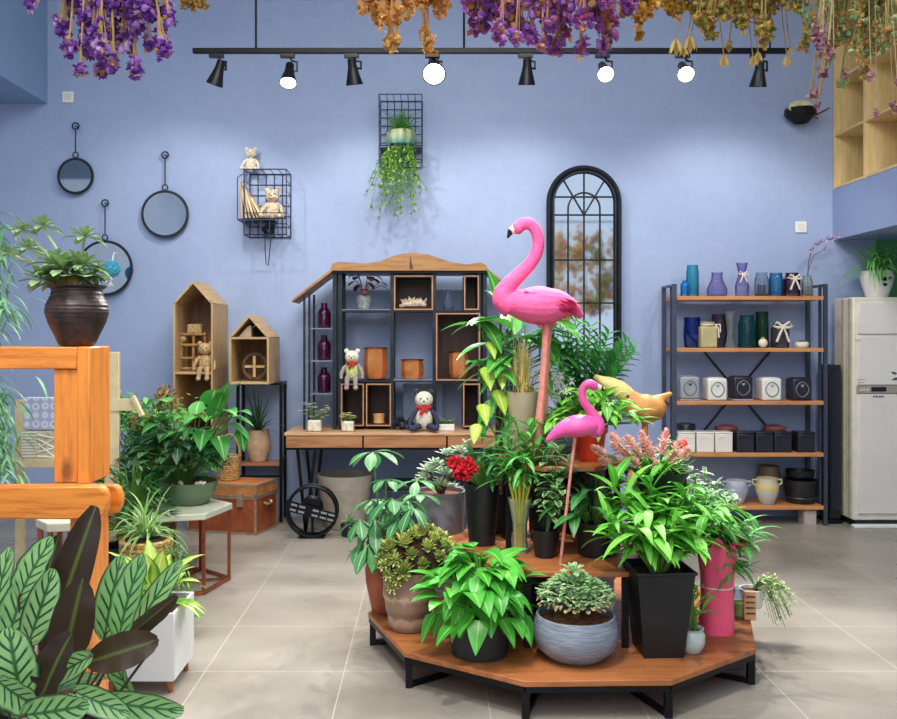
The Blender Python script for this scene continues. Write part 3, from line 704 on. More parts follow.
m.tube([c+V((-.10, 0, .015)), c+V((-.05, -.02, .03)), c+V((.0, 0, .035)), c+V((.06, 0, .04)), c+V((.1, -.02, .02))], [.012, .02, .028, .03, .012], 8)
for k in range(16):
    x = rnd.uniform(-.08, .09); p = c+V((x, rnd.uniform(-.02, .02), .035)); m.tube([p, p+V((rnd.uniform(-.03, .03), rnd.uniform(-.02, .02), rnd.uniform(.02, .06)))], [.012, .004], 6)
m.build('branching_piece', mat('bleached_wood', '#ddc9b0', .9, 0, .25, 60, .5), t)
def simple_glass(name, lab, px, y, z, prof, m_, cat='bottle', n=24, group=None, extra=None):
    c = V((px if abs(px) < 5 else P(px, 0, y).x, y, z)); t = thing(name, lab, cat, c, group)
    m = MB(); m.lathe(prof, c, n); m.build('vessel', m_, t)
    if extra: extra(t, c)
    return t
G_clear = glass('clear_glass', '#b9c6dc', .16)
simple_glass('glass_bottle', 'clear conical glass bottle on the hutch top shelf', 448.5, 6.9, hz(310)+.001, [(.035, 0), (.042, .01), (.044, .05), (.018, .1), (.015, .15), (.022, .155), (.013, .155), (.013, .1), (.038, .05), (.036, .012)], G_clear)
M_cop = NT('hammered_copper'); v_ = M_cop.n('ShaderNodeTexVoronoi'); M_cop.l(M_cop.coord(), v_.inputs[0]); v_.inputs['Scale'].default_value = 40
M_cop.set(M_cop.ramp(v_.outputs[0], [(.1, lin('#ee8f52')), (.8, lin('#f8a566'))]), .25, .65); M_cop.bump(v_.outputs[0], .12, .003); M_cop = M_cop.m
def copper(px, zb_, r, h, lab, y=6.88):
    c = V((hx(px), y, zb_)); t = thing('copper_pot', lab, 'pot', c, 'faceted copper pots')
    m = MB(); prof = [(r*.8, 0), (r*.86, .006), (r*.96, h*.2), (r, h*.6), (r*.93, h*.94), (r*.96, h), (r*.9, h), (r*.86, h*.9), (r*.84, h*.3)]
    m.lathe(prof, c, 10, a0=.3); m.build('pot', M_cop, t, smooth=25)
    m = MB(); ring(m, c+V((0, 0, h)), r*.945, .0045, 30, 6, 'xy'); m.build('rim', M_copper, t)
copper(375, zB, .096, .235, 'tallest faceted copper pot, beside the clown-like rag doll')
copper(412, zB, .092, .145, 'low wide faceted copper pot in the middle of the hutch')
copper(459, hz(380.5)+.017, .078, .195, 'faceted copper pot inside the large walnut box, right side of hutch')
plush('rag_doll', (hx(352), 6.79, zB-.006), .245, F_white, 'white bear doll with red scarf and green top, legs dangling off hutch shelf', belly=F_lime, scarf=M_red, limb=F_grey, hang=.22, cat='doll', lean=.0)
plush('panda_doll', (P(424, 0, 6.68).x, 6.69, dz+.012), .31, F_white, 'plush panda doll with red scarf sitting on the desk', scarf=M_red, limb=F_dark, ears=F_dark, cat='doll')
# small cups and flowers on the desk
c = V((hx(378.5), 6.84, hz(426)+.016)); t = thing('candle_cup', 'small tan candle cup in the lower middle walnut box', 'cup', c)
pot(t, c, [(.04, 0), (.044, .004), (.04, .03), (.046, .07), (.041, .07), (.037, .055)], mat('tan_glaze', '#d5a36c', .4, 0, .1), None); m = MB(); m.lathe([(.035, .05), (.034, .056), (.001, .056)], c, 18); m.build('wax', F_white, t)
c = V((P(401, 0, 6.75).x, 6.78, dz+.001)); t = thing('dried_flowers', 'cluster of dark dried flowers lying beside the panda doll', 'dried flowers', c)
m = MB()
for k in range(60): p = c+V((rnd.uniform(-.06, .09), rnd.uniform(-.05, .05), .015+abs(rnd.gauss(0, .03)))); m.ball(p, rnd.uniform(.01, .02), 6, 4, jit=.6)
for k in range(6): m.tube([c, c+V((rnd.uniform(-.08, .02), rnd.uniform(-.03, .03), rnd.uniform(.06, .13)))], .003, 4)
m.build('flowers', rndmat('black_petals', ['#1a1d2c', '#2b3044', '#5a5f70']), t)
c = V((P(446, 0, 6.72).x, 6.72, dz+.001)); t = thing('succulent_box', 'small white box planter with green succulents beside the panda doll', 'planter', c)
m = MB(); m.box(c+V((-.062, -.03, 0)), c+V((.062, .03, .05))); m.build('planter_box', M_white, t, bevel=.004)
m = MB(); m.box(c+V((-.056, -.025, .05)), c+V((.056, .025, .053))); m.build('soil', M_soil, t)
m = MB()
for k in range(7):
    p = c+V((-.048+.016*k, rnd.uniform(-.015, .01), .05))
    for q in range(12): m.leaf(p, rdir(rnd.uniform(.3, 1.4), q*2.4), rnd.uniform(.025, .05), .015, .2, 'succ', 3, .3)
m.build('foliage', G_grey, t)
def miniflower(px, lab, big):
    c = V((P(px, 0, 6.66).x, 6.66, dz+.001)); t = thing('potted_flowers', lab, 'potted plant', c)
    m = MB(); s = .05 if big else .045; m.box(c+V((-s, -s, 0)), c+V((s, s, s*1.7))); m.build('pot', mat('cream_ceramic', '#d8d2a8' if not big else '#d9d6c2', .5, 0, .2, 30, .3), t, bevel=.012)
    m = MB(); ms = MB()
    for k in range(34 if big else 16):
        r = .11 if big else .05; e = c+V((rnd.uniform(-r, r), rnd.uniform(-.04, .04), s*1.6+rnd.uniform(.02, .13 if big else .06)))
        ms.tube([c+V((0, 0, s*1.5)), e], .002, 4)
        for q in range(5): m.leaf(e, rdir(.3, q*1.256), .02 if big else .026, .016, .5, 'round', 3, .2)
    m.build('flowers', leafmat('white_petal' if big else 'lime_petal', '#cfc3c4' if big else '#cfd890', '#f2ece6' if big else '#e6ecb0'), t); ms.build('stem', M_stem, t)
miniflower(315, 'small cream pot of white-pink flowers at left end of the desk', True)
miniflower(348, 'tiny cream pot with pale green blooms on desk below the rag doll', False)

# below the desk
c = V((P(313, 0, 6.5).x, 6.42, .19))
t = thing('metal_ring_ornament', 'black metal ring with slatted diagonal band standing under the desk', 'ornament', (c.x, c.y, 0))
m = MB(); ring(m, c, .178, .011, 40, 7); ring(m, c+V((0, .09, 0)), .178, .011, 40, 7)
for k in range(6): a = k*pi/3; p = c+V((cos(a)*.178, 0, sin(a)*.178)); m.tube([p, p+V((0, .09, 0))], .007, 6)
m.build('rim', M_black, t)
m = MB(); u = V((.96, 0, -.26)); 
m.bar(c-u*.19+V((0, -.012, 0)), c+u*.19+V((0, -.012, 0)), .012, .075); bd = m.build('band', M_black, t)
m = MB()
for k in (-.13, -.07, .03, .09, .145):
    for h in (-.018, .018): p = c+u*k+V((.26*h, -.02, .96*h)); MB().bar(p-u*.022, p+u*.022, .006, .014).build('slat', mat('grey_slat', '#8b8f94', .4, .3), bd)
m = MB(); m.box((c.x-.09, c.y-.02, 0), (c.x+.09, c.y+.11, .014)); m.tube([(c.x-.06, c.y+.04, .014), (c.x-.05, c.y+.04, .03), (c.x+.05, c.y+.04, .03), (c.x+.06, c.y+.04, .014)], .008, 6); m.build('base', M_black, t)
m = MB(); m.lathe([(.06, -.02), (.08, 0), (.06, .02)], c+V((0, .045, .03)), 20, Matrix.Rotation(R(90), 3, 'X')); m.tube([c+V((0, .045, .1)), c+V((0, .045, -.17))], .01, 6); m.build('hub', M_black, t)
c = V((P(345, 0, 6.8).x, 6.82, 0)); t = thing('plant_tub', 'large empty grey-beige tub in the shade under the desk', 'pot', c)
pot(t, c, cup(.15, .215, .40, .012), mat('greige_tub', '#a39b8c', .7, 0, .12, 10), M_soil, .33, .195)
c = V((P(350, 0, 6.5).x, 6.5, 0)); t = thing('potted_succulent', 'small low dark pot with grey foliage on floor before the tub', 'potted plant', c)
pot(t, c, cup(.06, .07, .09), M_iron, M_soil, .08, .06)
m = MB()
for q in range(60): m.leaf(c+V((0, 0, .08)), rdir(rnd.uniform(.2, 1.5), q*2.4), rnd.uniform(.04, .1), .02, .9, 'succ', 4, .3)
m.build('foliage', G_grey, t)
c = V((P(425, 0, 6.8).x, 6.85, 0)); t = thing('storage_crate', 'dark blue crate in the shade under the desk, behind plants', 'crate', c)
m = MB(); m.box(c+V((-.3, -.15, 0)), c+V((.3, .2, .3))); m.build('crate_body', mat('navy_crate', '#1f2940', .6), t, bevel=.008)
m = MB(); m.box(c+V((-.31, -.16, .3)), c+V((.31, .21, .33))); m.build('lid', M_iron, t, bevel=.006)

# ------------------------------------------------------------------ bottle rack
RF, RB = 6.84, 7.18
def rx(p): return P(p, 0, RF).x
def rz(p): return P(0, p, RF).z
rack = thing('bottle_rack', 'black steel rack with five wooden shelves of glassware and ceramics', 'rack', ((rx(675)+rx(822))/2, 7.0, 0))
M_steel = mat('steel_blue_metal', '#515868', .35, .6, .12)
xL, xR = rx(675), rx(826); zt = rz(284)
for x in (xL, xR):
    for y in (RF, RB-.025):
        m = MB(); m.box((x-.014, y, 0), (x+.014, y+.025, zt)); m.build('post', M_steel, rack)
    m = MB()
    for z in (.1, zt-.02): m.box((x-.012, RF+.025, z), (x+.012, RB-.025, z+.02))
    m.box((x-.01, RF+.1, .12), (x+.01, RF+.115, zt-.02)); m.build('side_frame', M_steel, rack)
SH = {}
for i, y_ in enumerate((296, 348, 401, 453, 506)):
    z = rz(y_); SH[i] = z; m = MB(); m.box((xL+.014, RF+.004, z-.03), (xR-.014, RB-.012, z)); m.build('shelf_board', M_rackw, rack, bevel=.003)
for a, b_ in ((P(686, 330, RB), P(788, 452, RB)), (P(788, 330, RB), P(686, 452, RB))): m = MB(); m.bar(a, b_, .005, .016); m.build('cross_brace', M_iron, rack)
for px, h, w in ((812, 6, 6),):
    z = 0; m = MB(); x = rx(px); m.box((x-.045, RF+.03, 0), (x+.045, RF+.15, .11)); o = m.build('floor_block', mat('pinkish_block', '#b5a79f', .8), None); tag(o, 'small pale block on the floor under the bottom right of the rack', 'block')
GY = 6.97; S0 = SH[0]+.001; S1 = SH[1]+.001; S2 = SH[2]+.001; S3 = SH[3]+.001; S4 = SH[4]+.001
g_turq = glass('turquoise_glass', '#3fb7cf', .6); g_sky = glass('bright_blue_glass', '#1fa3e0', .65); g_lil = glass('lilac_glass', '#a9a6d8', .35); g_frost = glass('frosted_glass', '#c2cccb', .5, .3)
g_cob = glass('cobalt_glass', '#123c9c', .8); g_teal = glass('teal_glass', '#1c5e66', .75); g_green = glass('green_glass', '#1f6a4a', .7); g_wine = glass('wine_glass_tint', '#4a1830', .78)
def jar(r, h, nk=.6, th=.003, sh=.8): return [(r*.9, 0), (r, .006), (r, h*sh*.9), (r*.92, h*sh), (r*nk, h*(sh+.08)), (r*nk, h-.004), (r*nk+.004, h), (r*nk-th, h), (r*nk-th, h*sh), (r-th, h*sh*.85), (r-th, .02)]
simple_glass('turquoise_bottle', 'tall turquoise glass bottle at left end of the rack top shelf', 692.5, 7.0, S0, jar(.048, .245, .85, sh=.86), g_turq)
simple_glass('blue_bottle', 'short bright blue glass bottle in front of the tall turquoise bottle', 685, 6.9, S0, jar(.034, .12, .5), g_sky)
simple_glass('glass_flask', 'wide clear-lilac glass flask on the rack top shelf', 717, GY, S0, [(.06, 0), (.077, .01), (.077, .06), (.045, .13), (.04, .165), (.046, .185), (.038, .185), (.036, .13), (.07, .06), (.07, .012)], g_lil)
def bow(z, y, s=1.0, r=.04):
    def f(t, c):
        m = MB(); ring(m, c+V((0, 0, z)), r, .004, 22, 5, 'xy'); p = c+V((0, -r-.004, z))
        for sx in (-1, 1):
            m.tube([p, p+V((sx*.03*s, -.005, .02*s)), p+V((sx*.045*s, -.005, .0)), p+V((sx*.02*s, -.004, -.008*s)), p], .006*s, 6)
            m.tube([p, p+V((sx*.012*s, -.006, -.03*s)), p+V((sx*.03*s, -.004, -.075*s))], .006*s, 6)
        m.build('cord_bow', M_twine, t)
    return f
simple_glass('glass_carafe', 'lilac glass carafe with flared neck and cord bow', 742, GY, S0, [(.04, 0), (.052, .01), (.055, .08), (.03, .16), (.028, .19), (.045, .26), (.04, .26), (.024, .19), (.026, .16), (.05, .08)], g_lil, extra=bow(.175, 0, .9, .031))
def liquid(r, h, m_):
    def f(t, c): m = MB(); m.lathe([(r*.9, .006), (r, .012), (r, h)], c, 20); m.build('contents', m_, t)
    return f
simple_glass('storage_jar', 'clear glass jar with dark plum lower half on rack top shelf', 761.5, GY, S0, jar(.053, .185, .8), G_clear, 'jar', extra=liquid(.048, .09, mat('plum_fill', '#3a1f33', .3)))
simple_glass('blue_jar', 'clear blue glass jar between two dark jars on rack top shelf', 776, 7.02, S0, jar(.055, .185, .85), glass('clear_blue_glass', '#3c9ac8', .5), 'jar')
simple_glass('tied_jar', 'dark wine-red glass jar tied with white cord on rack top shelf', 792, 6.93, S0, jar(.062, .18, .75), g_wine, 'jar', extra=bow(.14, 0, 1.2, .055))
def orchid(t, c):
    ms = MB(); pts = [c+V((0, 0, .03)), c+V((.01, 0, .25)), c+V((.03, -.01, .36)), c+V((.1, -.01, .42)), c+V((.2, -.02, .45))]; ms.tube(pts, .004, 5)
    ms.tube([c+V((.01, 0, .2)), c+V((.05, 0, .32)), c+V((.13, -.02, .36))], .003, 5); ms.build('stem', M_bstem, t)
    m = MB()
    for p in (pts[2], pts[3], pts[4], c+V((.13, -.02, .36)), c+V((.15, -.02, .44)), c+V((.06, -.02, .4)), c+V((.24, -.02, .47))):
        for q in range(5): m.leaf(p, V((cos(q*1.256+.3), -.5, sin(q*1.256+.3))), .034, .03, .2, 'round', 3, .15)
    m.build('blossoms', leafmat('lilac_petal', '#b9a6cf', '#dccde6', trans=.4), t)
simple_glass('orchid_vase', 'frosted glass bottle with pale lilac orchid sprays at right of top shelf', 807, GY, S0, jar(.042, .16, .75), g_frost, 'vase', extra=orchid)
simple_glass('cobalt_vase', 'cobalt blue glass vase at left end of the second rack shelf', 692, GY, S1, [(.05, 0), (.058, .01), (.066, .1), (.06, .18), (.062, .235), (.056, .235), (.055, .18), (.06, .1)], g_cob, 'vase')
c = V((P(707.5, 0, 6.9).x, 6.9, S1)); t = thing('square_jar', 'beige square ceramic jar with cord bow on the second rack shelf', 'jar', c)
m = MB(); m.box(c+V((-.063, -.05, 0)), c+V((.063, .05, .165))); m.build('body', mat('khaki_ceramic', '#b7ab7c', .6, 0, .06), t, bevel=.012)
m = MB(); m.lathe([(.05, .165), (.05, .185), (.056, .2), (.048, .2), (.045, .19)], c, 24); m.build('neck', MC['khaki_ceramic'], t)
m = MB(); ring(m, c+V((0, 0, .178)), .052, .004, 22, 5, 'xy'); p = c+V((.045, -.045, .178)); m.tube([p, p+V((.02, -.01, -.03)), p+V((.025, -.01, -.1))], .006, 6); m.tube([p, p+V((.035, -.01, .0)), p+V((.035, -.012, -.06))], .005, 6); m.build('cord', M_twine, t)
simple_glass('glass_tube_vase', 'slim clear flared glass vase on the second rack shelf', 730, GY, S1, [(.038, 0), (.035, .01), (.02, .1), (.03, .2), (.042, .28), (.039, .28), (.026, .2), (.017, .1)], g_frost, 'vase')
simple_glass('purple_vase', 'pinkish wide glass vase behind the beige square jar', 719, 7.07, S1, jar(.06, .26, .9), glass('mauve_glass', '#7a6a86', .35), 'vase')
simple_glass('teal_jar', 'large dark teal glass jar in the middle of the second rack shelf', 747, 6.93, S1, jar(.066, .25, .8), g_teal, 'jar')
simple_glass('green_bottle', 'tall dark green glass cylinder beside the teal jar', 762, 7.05, S1, jar(.05, .28, .95), g_green)
c = V((P(763, 0, 6.88).x, 6.88, S1)); t = thing('egg_candle', 'small cream egg-shaped ornament in front of the green glass', 'ornament', c)
m = MB(); m.ball(c+V((0, 0, .036)), .034, 14, 10, (1, 1, 1.05)); m.build('shell', F_white, t); m = MB(); m.ball(c+V((0, 0, .066)), .018, 10, 6); m.build('tip', mat('ochre_wax', '#b98b3a', .6), t)
simple_glass('bow_jar', 'clear grey glass jar tied with a white bow, right part of second shelf', 780, 6.95, S1, jar(.068, .19, .72, sh=.82), glass('smoke_glass', '#6a6870', .5), 'jar', extra=bow(.165, 0, 1.6, .052))
c = V((P(802, 0, 6.88).x, 6.88, S1)); t = thing('small_terrarium', 'tiny white bowl with green top at right end of second rack shelf', 'ornament', c)
pot(t, c, [(.035, 0), (.045, .01), (.05, .03), (.044, .045), (.04, .045), (.04, .035)], F_white, None)
m = MB()
for k in range(20): m.leaf(c+V((rnd.uniform(-.03, .03), rnd.uniform(-.02, .02), .035)), rdir(1.1, k), .03, .012, .4, 'succ', 3, .2)
m.build('foliage', G_blue, t)
# ceramic burners on the third shelf
CW = mat('white_ceramic', '#e6e4da', .3, 0, .03); CB = mat('black_ceramic', '#24242f', .3, 0, .1); CG = mat('grey_ceramic', '#9b9fa6', .4, 0, .06)
def burner(px, m_, lab, w=.074, h=.17, coaster=None):
    c = V((P(px, 0, 6.9).x, 6.93, S2)); t = thing('ceramic_burner', lab, 'burner', c, 'square ceramic burners on the third rack shelf')
    z = .012 if coaster else 0
    if coaster: m = MB(); m.box(c+V((-w*1.05, -w*1.05, 0)), c+V((w*1.05, w*1.05, .012))); m.build('coaster', coaster, t, bevel=.003)
    m = MB(); m.box(c+V((-w, -w, z)), c+V((w, w, z+h))); m.build('body', m_, t, bevel=.014)
    m = MB(); a = w*.62; zc = z+h*.5; y = -w-.001
    pts = [c+V((cos(q)*a*.95*(1+.12*cos(2*q)), y, zc+sin(q)*h*.33)) for q in [2*pi*k/28 for k in range(28)]]; m.tube(pts, .0045, 5, closed=True); m.build('oval_frame', mat('oval_outline_grey', '#74767c', .4), t)
    m = MB(); p = c+V((0, y-.001, zc+h*.17)); m.prism([(p.x, p.z-.014), (p.x-.013, p.z+.002), (p.x-.009, p.z+.009), (p.x, p.z+.004), (p.x+.009, p.z+.009), (p.x+.013, p.z+.002)], p.y-.003, p.y+.004); m.build('heart_mark', CG if m_ != CG else CB, t)
    m = MB(); m.box(c+V((-w*.7, -w*.7, z+h)), c+V((w*.7, w*.7, z+h+.006))); m.build('top_dish', m_, t, bevel=.003)
pk = mat('pink_coaster', '#b09a98', .7)
burner(688.5, CG, 'grey square ceramic burner at the left end of the third rack shelf', coaster=pk)
burner(716, CW, 'white square ceramic burner between the grey and the black one')
burner(741.5, CB, 'black square ceramic burner in the middle of the third rack shelf', coaster=pk)
burner(770, CW, 'white square ceramic burner between two black burners')
burner(800, CB, 'black square ceramic burner at the right end of the third rack shelf')
def canister(px, m_, lab, w=.069, h=.155, y=6.93):
    c = V((P(px, 0, 6.88).x, y, S3)); t = thing('ceramic_canister', lab, 'canister', c, 'square ceramic canisters in a row on the fourth rack shelf')
    m = MB(); m.box(c+V((-w, -w, 0)), c+V((w, w, h-.014))); m.build('body', m_, t, bevel=.006)
    m = MB(); m.box(c+V((-w-.001, -w-.001, h-.013)), c+V((w+.001, w+.001, h))); m.build('lid', m_, t, bevel=.004)
    m = MB(); y_ = c.y-w-.001; m.tube([(c.x-.045, y_, c.z+h*.62), (c.x-.04, y_, c.z+h*.72), (c.x, y_, c.z+h*.76), (c.x+.04, y_, c.z+h*.72), (c.x+.045, y_, c.z+h*.62)], .003, 5); m.build('raised_arc', m_, t)
for px, m_, lab in ((686, CW, 'white ceramic canister at the left end of the row'), (705, CW, 'white ceramic canister in the middle of the three white ones'), (723.5, CW, 'white ceramic canister touching the first black canister'),
                    (745, CB, 'black ceramic canister right next to the white canisters'), (764, CB, 'second black ceramic canister from the white ones'), (782.5, CB, 'third black ceramic canister, before the gap'), (806, CB, 'black ceramic canister at the right end, standing apart')):
    canister(px, m_, lab, .066)
c = V((P(686, 0, 7.06).x, 7.07, S3)); t = thing('dark_canister', 'taller dark canister behind the leftmost white canister', 'canister', c)
pot(t, c, [(.07, 0), (.075, .01), (.075, .19), (.07, .2), (.05, .205)], CB, None)
for px in (727, 775):
    c = V((P(px, 0, 7.07).x, 7.085, S3)); t = thing('pink_dish', 'pink round lidded dish behind the '+('white' if px < 740 else 'black')+' canisters', 'dish', c)
    pot(t, c, [(.07, 0), (.078, .01), (.078, .15), (.09, .165), (.09, .175), (.03, .19)], mat('terracotta_pink', '#9c5f58', .6), None)
# bottom shelf
def stripes(name, cols):
    t = NT(name); sp = t.n('ShaderNodeSeparateXYZ'); t.l(t.coord(), sp.inputs[0]); n = t.noise(t.coord((1, 1, .2)), 40, 3)
    f = t.math('ADD', t.math('MULTIPLY', sp.outputs[2], 5.2), t.math('MULTIPLY', n, .25)); t.set(t.ramp(f, cols), .35); return t.m
def urn(px, y, m_, lab, r=.09, h=.19, handles=True):
    c = V((P(px, 0, y).x, y, S4)); t = thing('ceramic_urn', lab, 'urn', c)
    m = MB(); m.lathe([(r*.55, 0), (r*.62, .006), (r, h*.5), (r*1.02, h*.7), (r*.86, h*.87), (r*.9, h), (r*.82, h), (r*.78, h*.86), (r*.9, h*.6)], c, 28); m.build('body', m_, t)
    if handles:
        for sx in (-1, 1): m = MB(); m.tube([c+V((sx*r*.85, 0, h*.92)), c+V((sx*(r+.022), 0, h*.93)), c+V((sx*(r+.026), 0, h*.8)), c+V((sx*r*.98, 0, h*.7))], .008, 7); m.build('handle', m_, t)
urn(736.5, 6.95, stripes('grey_white_glaze', [(.1, lin('#c9ccd0')), (.8, lin('#9aa5b4')), (1, lin('#c5cad0'))]), 'grey-white striped urn on the bottom rack shelf', .085, .18)
urn(767, 6.93, stripes('yellow_white_glaze', [(.2, lin('#b9bcb9')), (.62, lin('#c8c8bd')), (.75, lin('#d8c064')), (.95, lin('#c9c2a0'))]), 'white urn with yellow glazed shoulder and two handles, bottom rack shelf', .088, .2)
urn(769, 7.09, mat('brown_glaze', '#6d5c44', .4), 'brown glazed pot behind the yellow-shouldered urn', .09, .27, False)
c = V((P(801, 0, 6.98).x, 6.99, S4)); t = thing('black_bucket', 'black ribbed metal bucket at the right of the bottom rack shelf', 'bucket', c)
pot(t, c, [(.1, 0), (.105, .006), (.115, .09), (.12, .1), (.122, .17), (.128, .18), (.12, .18), (.112, .1)], mat('gunmetal', '#3c3e40', .35, .6, .2), None)
m = MB(); ring(m, c+V((0, 0, .045)), .113, .005, 30, 5, 'xy'); m.build('band', M_steel, t)
c2 = V((c.x, 7.0, S4+.181)); t = thing('black_bowl', 'black bowl resting on top of the black metal bucket', 'bowl', c2)
pot(t, c2, [(.07, 0), (.1, .02), (.11, .07), (.103, .07), (.09, .025)], M_blackp, None)
c = V((P(800, 0, 6.87).x, 6.868, S4)); 

# black slim speaker between rack and cabinet
c = P(832, 365, 7.0); t = thing('tower_speaker', 'slim black tower speaker between the rack and the cream cabinet', 'speaker', (3.12, 7.0, 0))
m = MB(); m.box((3.075, 6.93, .03), (3.165, 7.1, 1.22)); m.build('body', M_blackp, t, bevel=.006)
m = MB(); m.box((3.085, 6.922, .1), (3.155, 6.93, 1.18)); m.build('grille', mat('grille_cloth', '#1c2130', .9, 0, .3, 200), t); m = MB(); m.box((3.06, 6.91, 0), (3.172, 7.12, .03)); m.build('base', M_black, t, bevel=.004)

# ------------------------------------------------------------------ floor-standing air conditioner
ax0 = 3.195; ax1 = 3.72; AF, AB = 6.78, 7.12; az = P(0, 297, AF).z
t = thing('air_conditioner', 'tall cream floor-standing air conditioner cabinet at the right edge', 'air conditioner', ((ax0+ax1)/2, 6.95, 0))
m = MB(); m.box((ax0, AF+.02, .05), (ax1, AB, az)); m.build('body', M_cream, t, bevel=.012)
boxes('side_strip', mat('olive_cream_trim', '#b9b59a', .5), t, [((ax0-.004, AF+.05, .06), (ax0+.002, AF+.09, az-.01)), ((ax0-.004, AF+.16, .06), (ax0+.002, AF+.2, az-.01))])
fx0 = ax0+.035
def az_(y): return P(0, y, AF).z
for nm, a, b_ in (('upper_panel', 302, 334), ('middle_panel', 335.5, 385), ('lower_panel', 394, 514)):
    m = MB(); m.box((fx0, AF, az_(b_)), (ax1-.02, AF+.03, az_(a))); m.build(nm, mat('warm_white_panel', '#dcdad2', .35, 0, .03, 3), t, bevel=.006)
m = MB(); m.box((fx0-.01, AF-.004, az_(393)), (ax1-.01, AF+.03, az_(385.5))); cp = m.build('control_strip', mat('champagne_strip', '#b5ab98', .3, .4, .05), t)
X = lambda p: P(p, 0, AF).x
m = MB(); m.box((X(871), AF-.007, az_(391.5)), (X(886), AF-.004, az_(387))); m.build('display', M_blackp, cp)
for k in (860, 863, 866.5): m = MB(); m.box((X(k), AF-.007, az_(390.8)), (X(k)+.012, AF-.004, az_(388.6))); m.build('button', M_cream, cp)
m = MB()
for a, b_, y_ in ((873, 875, 396.5), (875.6, 878, 396.5), (878.6, 880.5, 396.5), (881, 883.5, 396.5)): m.box((X(a), AF-.0015, az_(y_+.9)), (X(b_), AF, az_(y_-.8)))
m.build('brand_mark', mat('grey_print', '#55565a', .6), t)
m = MB()
for a, b_, y_ in ((855, 861, 340), (857, 865, 379.5), (858, 864, 382.5)): m.box((X(a), AF-.0012, az_(y_+.5)), (X(b_), AF, az_(y_-.4)))
m.build('faint_print', mat('pale_print', '#a5a49e', .6), t)
m = MB(); m.box((ax0+.02, AF+.03, 0), (ax1-.02, AB-.02, .05)); m.build('plinth', M_iron, t)
m = MB(); m.box((ax0-.01, AF-.02, 0), (ax1, AF+.03, .022)); m.build('foot_board', M_white, t, bevel=.004)
m = MB()
for (a, y_, dx, dy, L) in ((893, 374, -1, .3, .05), (895, 378, -.8, -.2, .06), (896, 381, -.3, -1, .04), (896, 352, 1, .3, .04), (896, 341, 1, -.3, .05)):
    m.leaf((X(a)+.03, AF-.002, az_(y_)), (dx, 0, dy), L, .02, 0, 'lance', 4, 0, roll=R(90))
m.build('leaf_decal', mat('teal_decal', '#2f5560', .6), t)
c = V((P(877.5, 0, 6.92).x, 6.93, az+.001)); t = thing('potted_spider_plant', 'spider plant in white tapered pot with black leaf marks, on the cream cabinet', 'potted plant', c)
pot(t, c, [(.075, 0), (.08, .005), (.11, .1), (.122, .16), (.115, .205), (.107, .205), (.105, .18)], mat('gloss_white_pot', '#eceae4', .25, 0, .03), M_soil, .185, .104)
m = MB(); m.leaf(c+V((-.03, -.124, .13)), (1, -.06, .25), .09, .03, .1, 'lance', 5, 0, roll=R(85)); m.ball(c+V((.005, -.117, .095)), .016, 8, 5, (1.1, .3, .8)); m.build('leaf_mark', M_blackp, t)
m = MB()
for i in range(130): m.leaf(c+V((rnd.uniform(-.06, .06), rnd.uniform(-.06, .04), .19)), rdir(rnd.uniform(.35, 1.4), rnd.uniform(-3.5, .4)), rnd.uniform(.2, .42), .017, rnd.uniform(1.2, 3), 'strap', 8, .2)
m.build('foliage', leafmat('spider_leaf', '#4a9a4a', '#7cc06c', rib='#bcd7a0'), t)

# ------------------------------------------------------------------ orange pine frame (front left)
t = thing('pine_bench_frame', 'orange pine frame with thick post and rails, front left, carrying dark jar', 'bench frame', (-1.3, 2.99, 0))
yF, yBk = 2.9, 3.08
xc = P(90, 0, yF).x; ztop_ = P(0, 347, yF).z; zr1 = P(0, 369, yF).z
m = MB(); m.box((-2.3, yF, zr1), (xc-.0425, yBk, ztop_)); m.build('top_rail', M_orange, t, bevel=.004)
zl1, zl0 = P(0, 484, yF).z, P(0, 515, yF).z
m = MB(); m.box((xc-.042, yF-.002, zl1), (xc, yBk+.002, ztop_+.001)); m.box((P(52, 0, yF).x, yF+.012, zl1), (xc-.042, yBk-.012, zr1)); m.build('post', M_orangev, t, bevel=.005)
def rail_end(y0, y1, xe, d_=0):
    m = MB(); zl0, zl1 = globals()['zl0']+d_, globals()['zl1']+d_; zc = (zl0+zl1)/2; r = (zl1-zl0)/2
    poly = [(-2.3, zl1-.004), (-2.3, zl0+.004)]+[(xc-.05, zl0+.004-.01)]+[(xe-.03+.03*cos(a), zc+r*sin(a)) for a in [-pi/2+pi*k/8 for k in range(9)]]
    m.prism(poly, y0, y1); m.build('lower_rail', M_orange, t, bevel=.006)
rail_end(yF-.045, yF-.001, xc+.071); rail_end(yBk+.001, yBk+.045, xc+.037, -.035)
m = MB(); m.box((-2.3, yF, zl0+.01), (xc-.001, yBk, zl1-.045)); m.build('seat_board', M_orange, t)
m = MB(); m.prism([(-2.3, zl0+.01), (-1.55, zl0+.01), (-1.8, zl0-.06), (-2.3, zl0-.06)], yF-.03, yF-.01); m.build('apron', M_orange, t)
zb_ = zl0
m = MB(); m.box((P(78, 0, yF).x-.03, yF+.01, 0), (xc, yBk-.01, zl0+.01)); m.box((xc-.05, yF+.004, 0), (xc-.01, yF+.01, zl0-.03)); m.build('leg', M_orangev, t, bevel=.004)
m = MB(); m.box((-2.28, yF+.01, 0), (-2.16, yBk-.01, zl0+.01)); m.build('leg', M_orangev, t, bevel=.004)
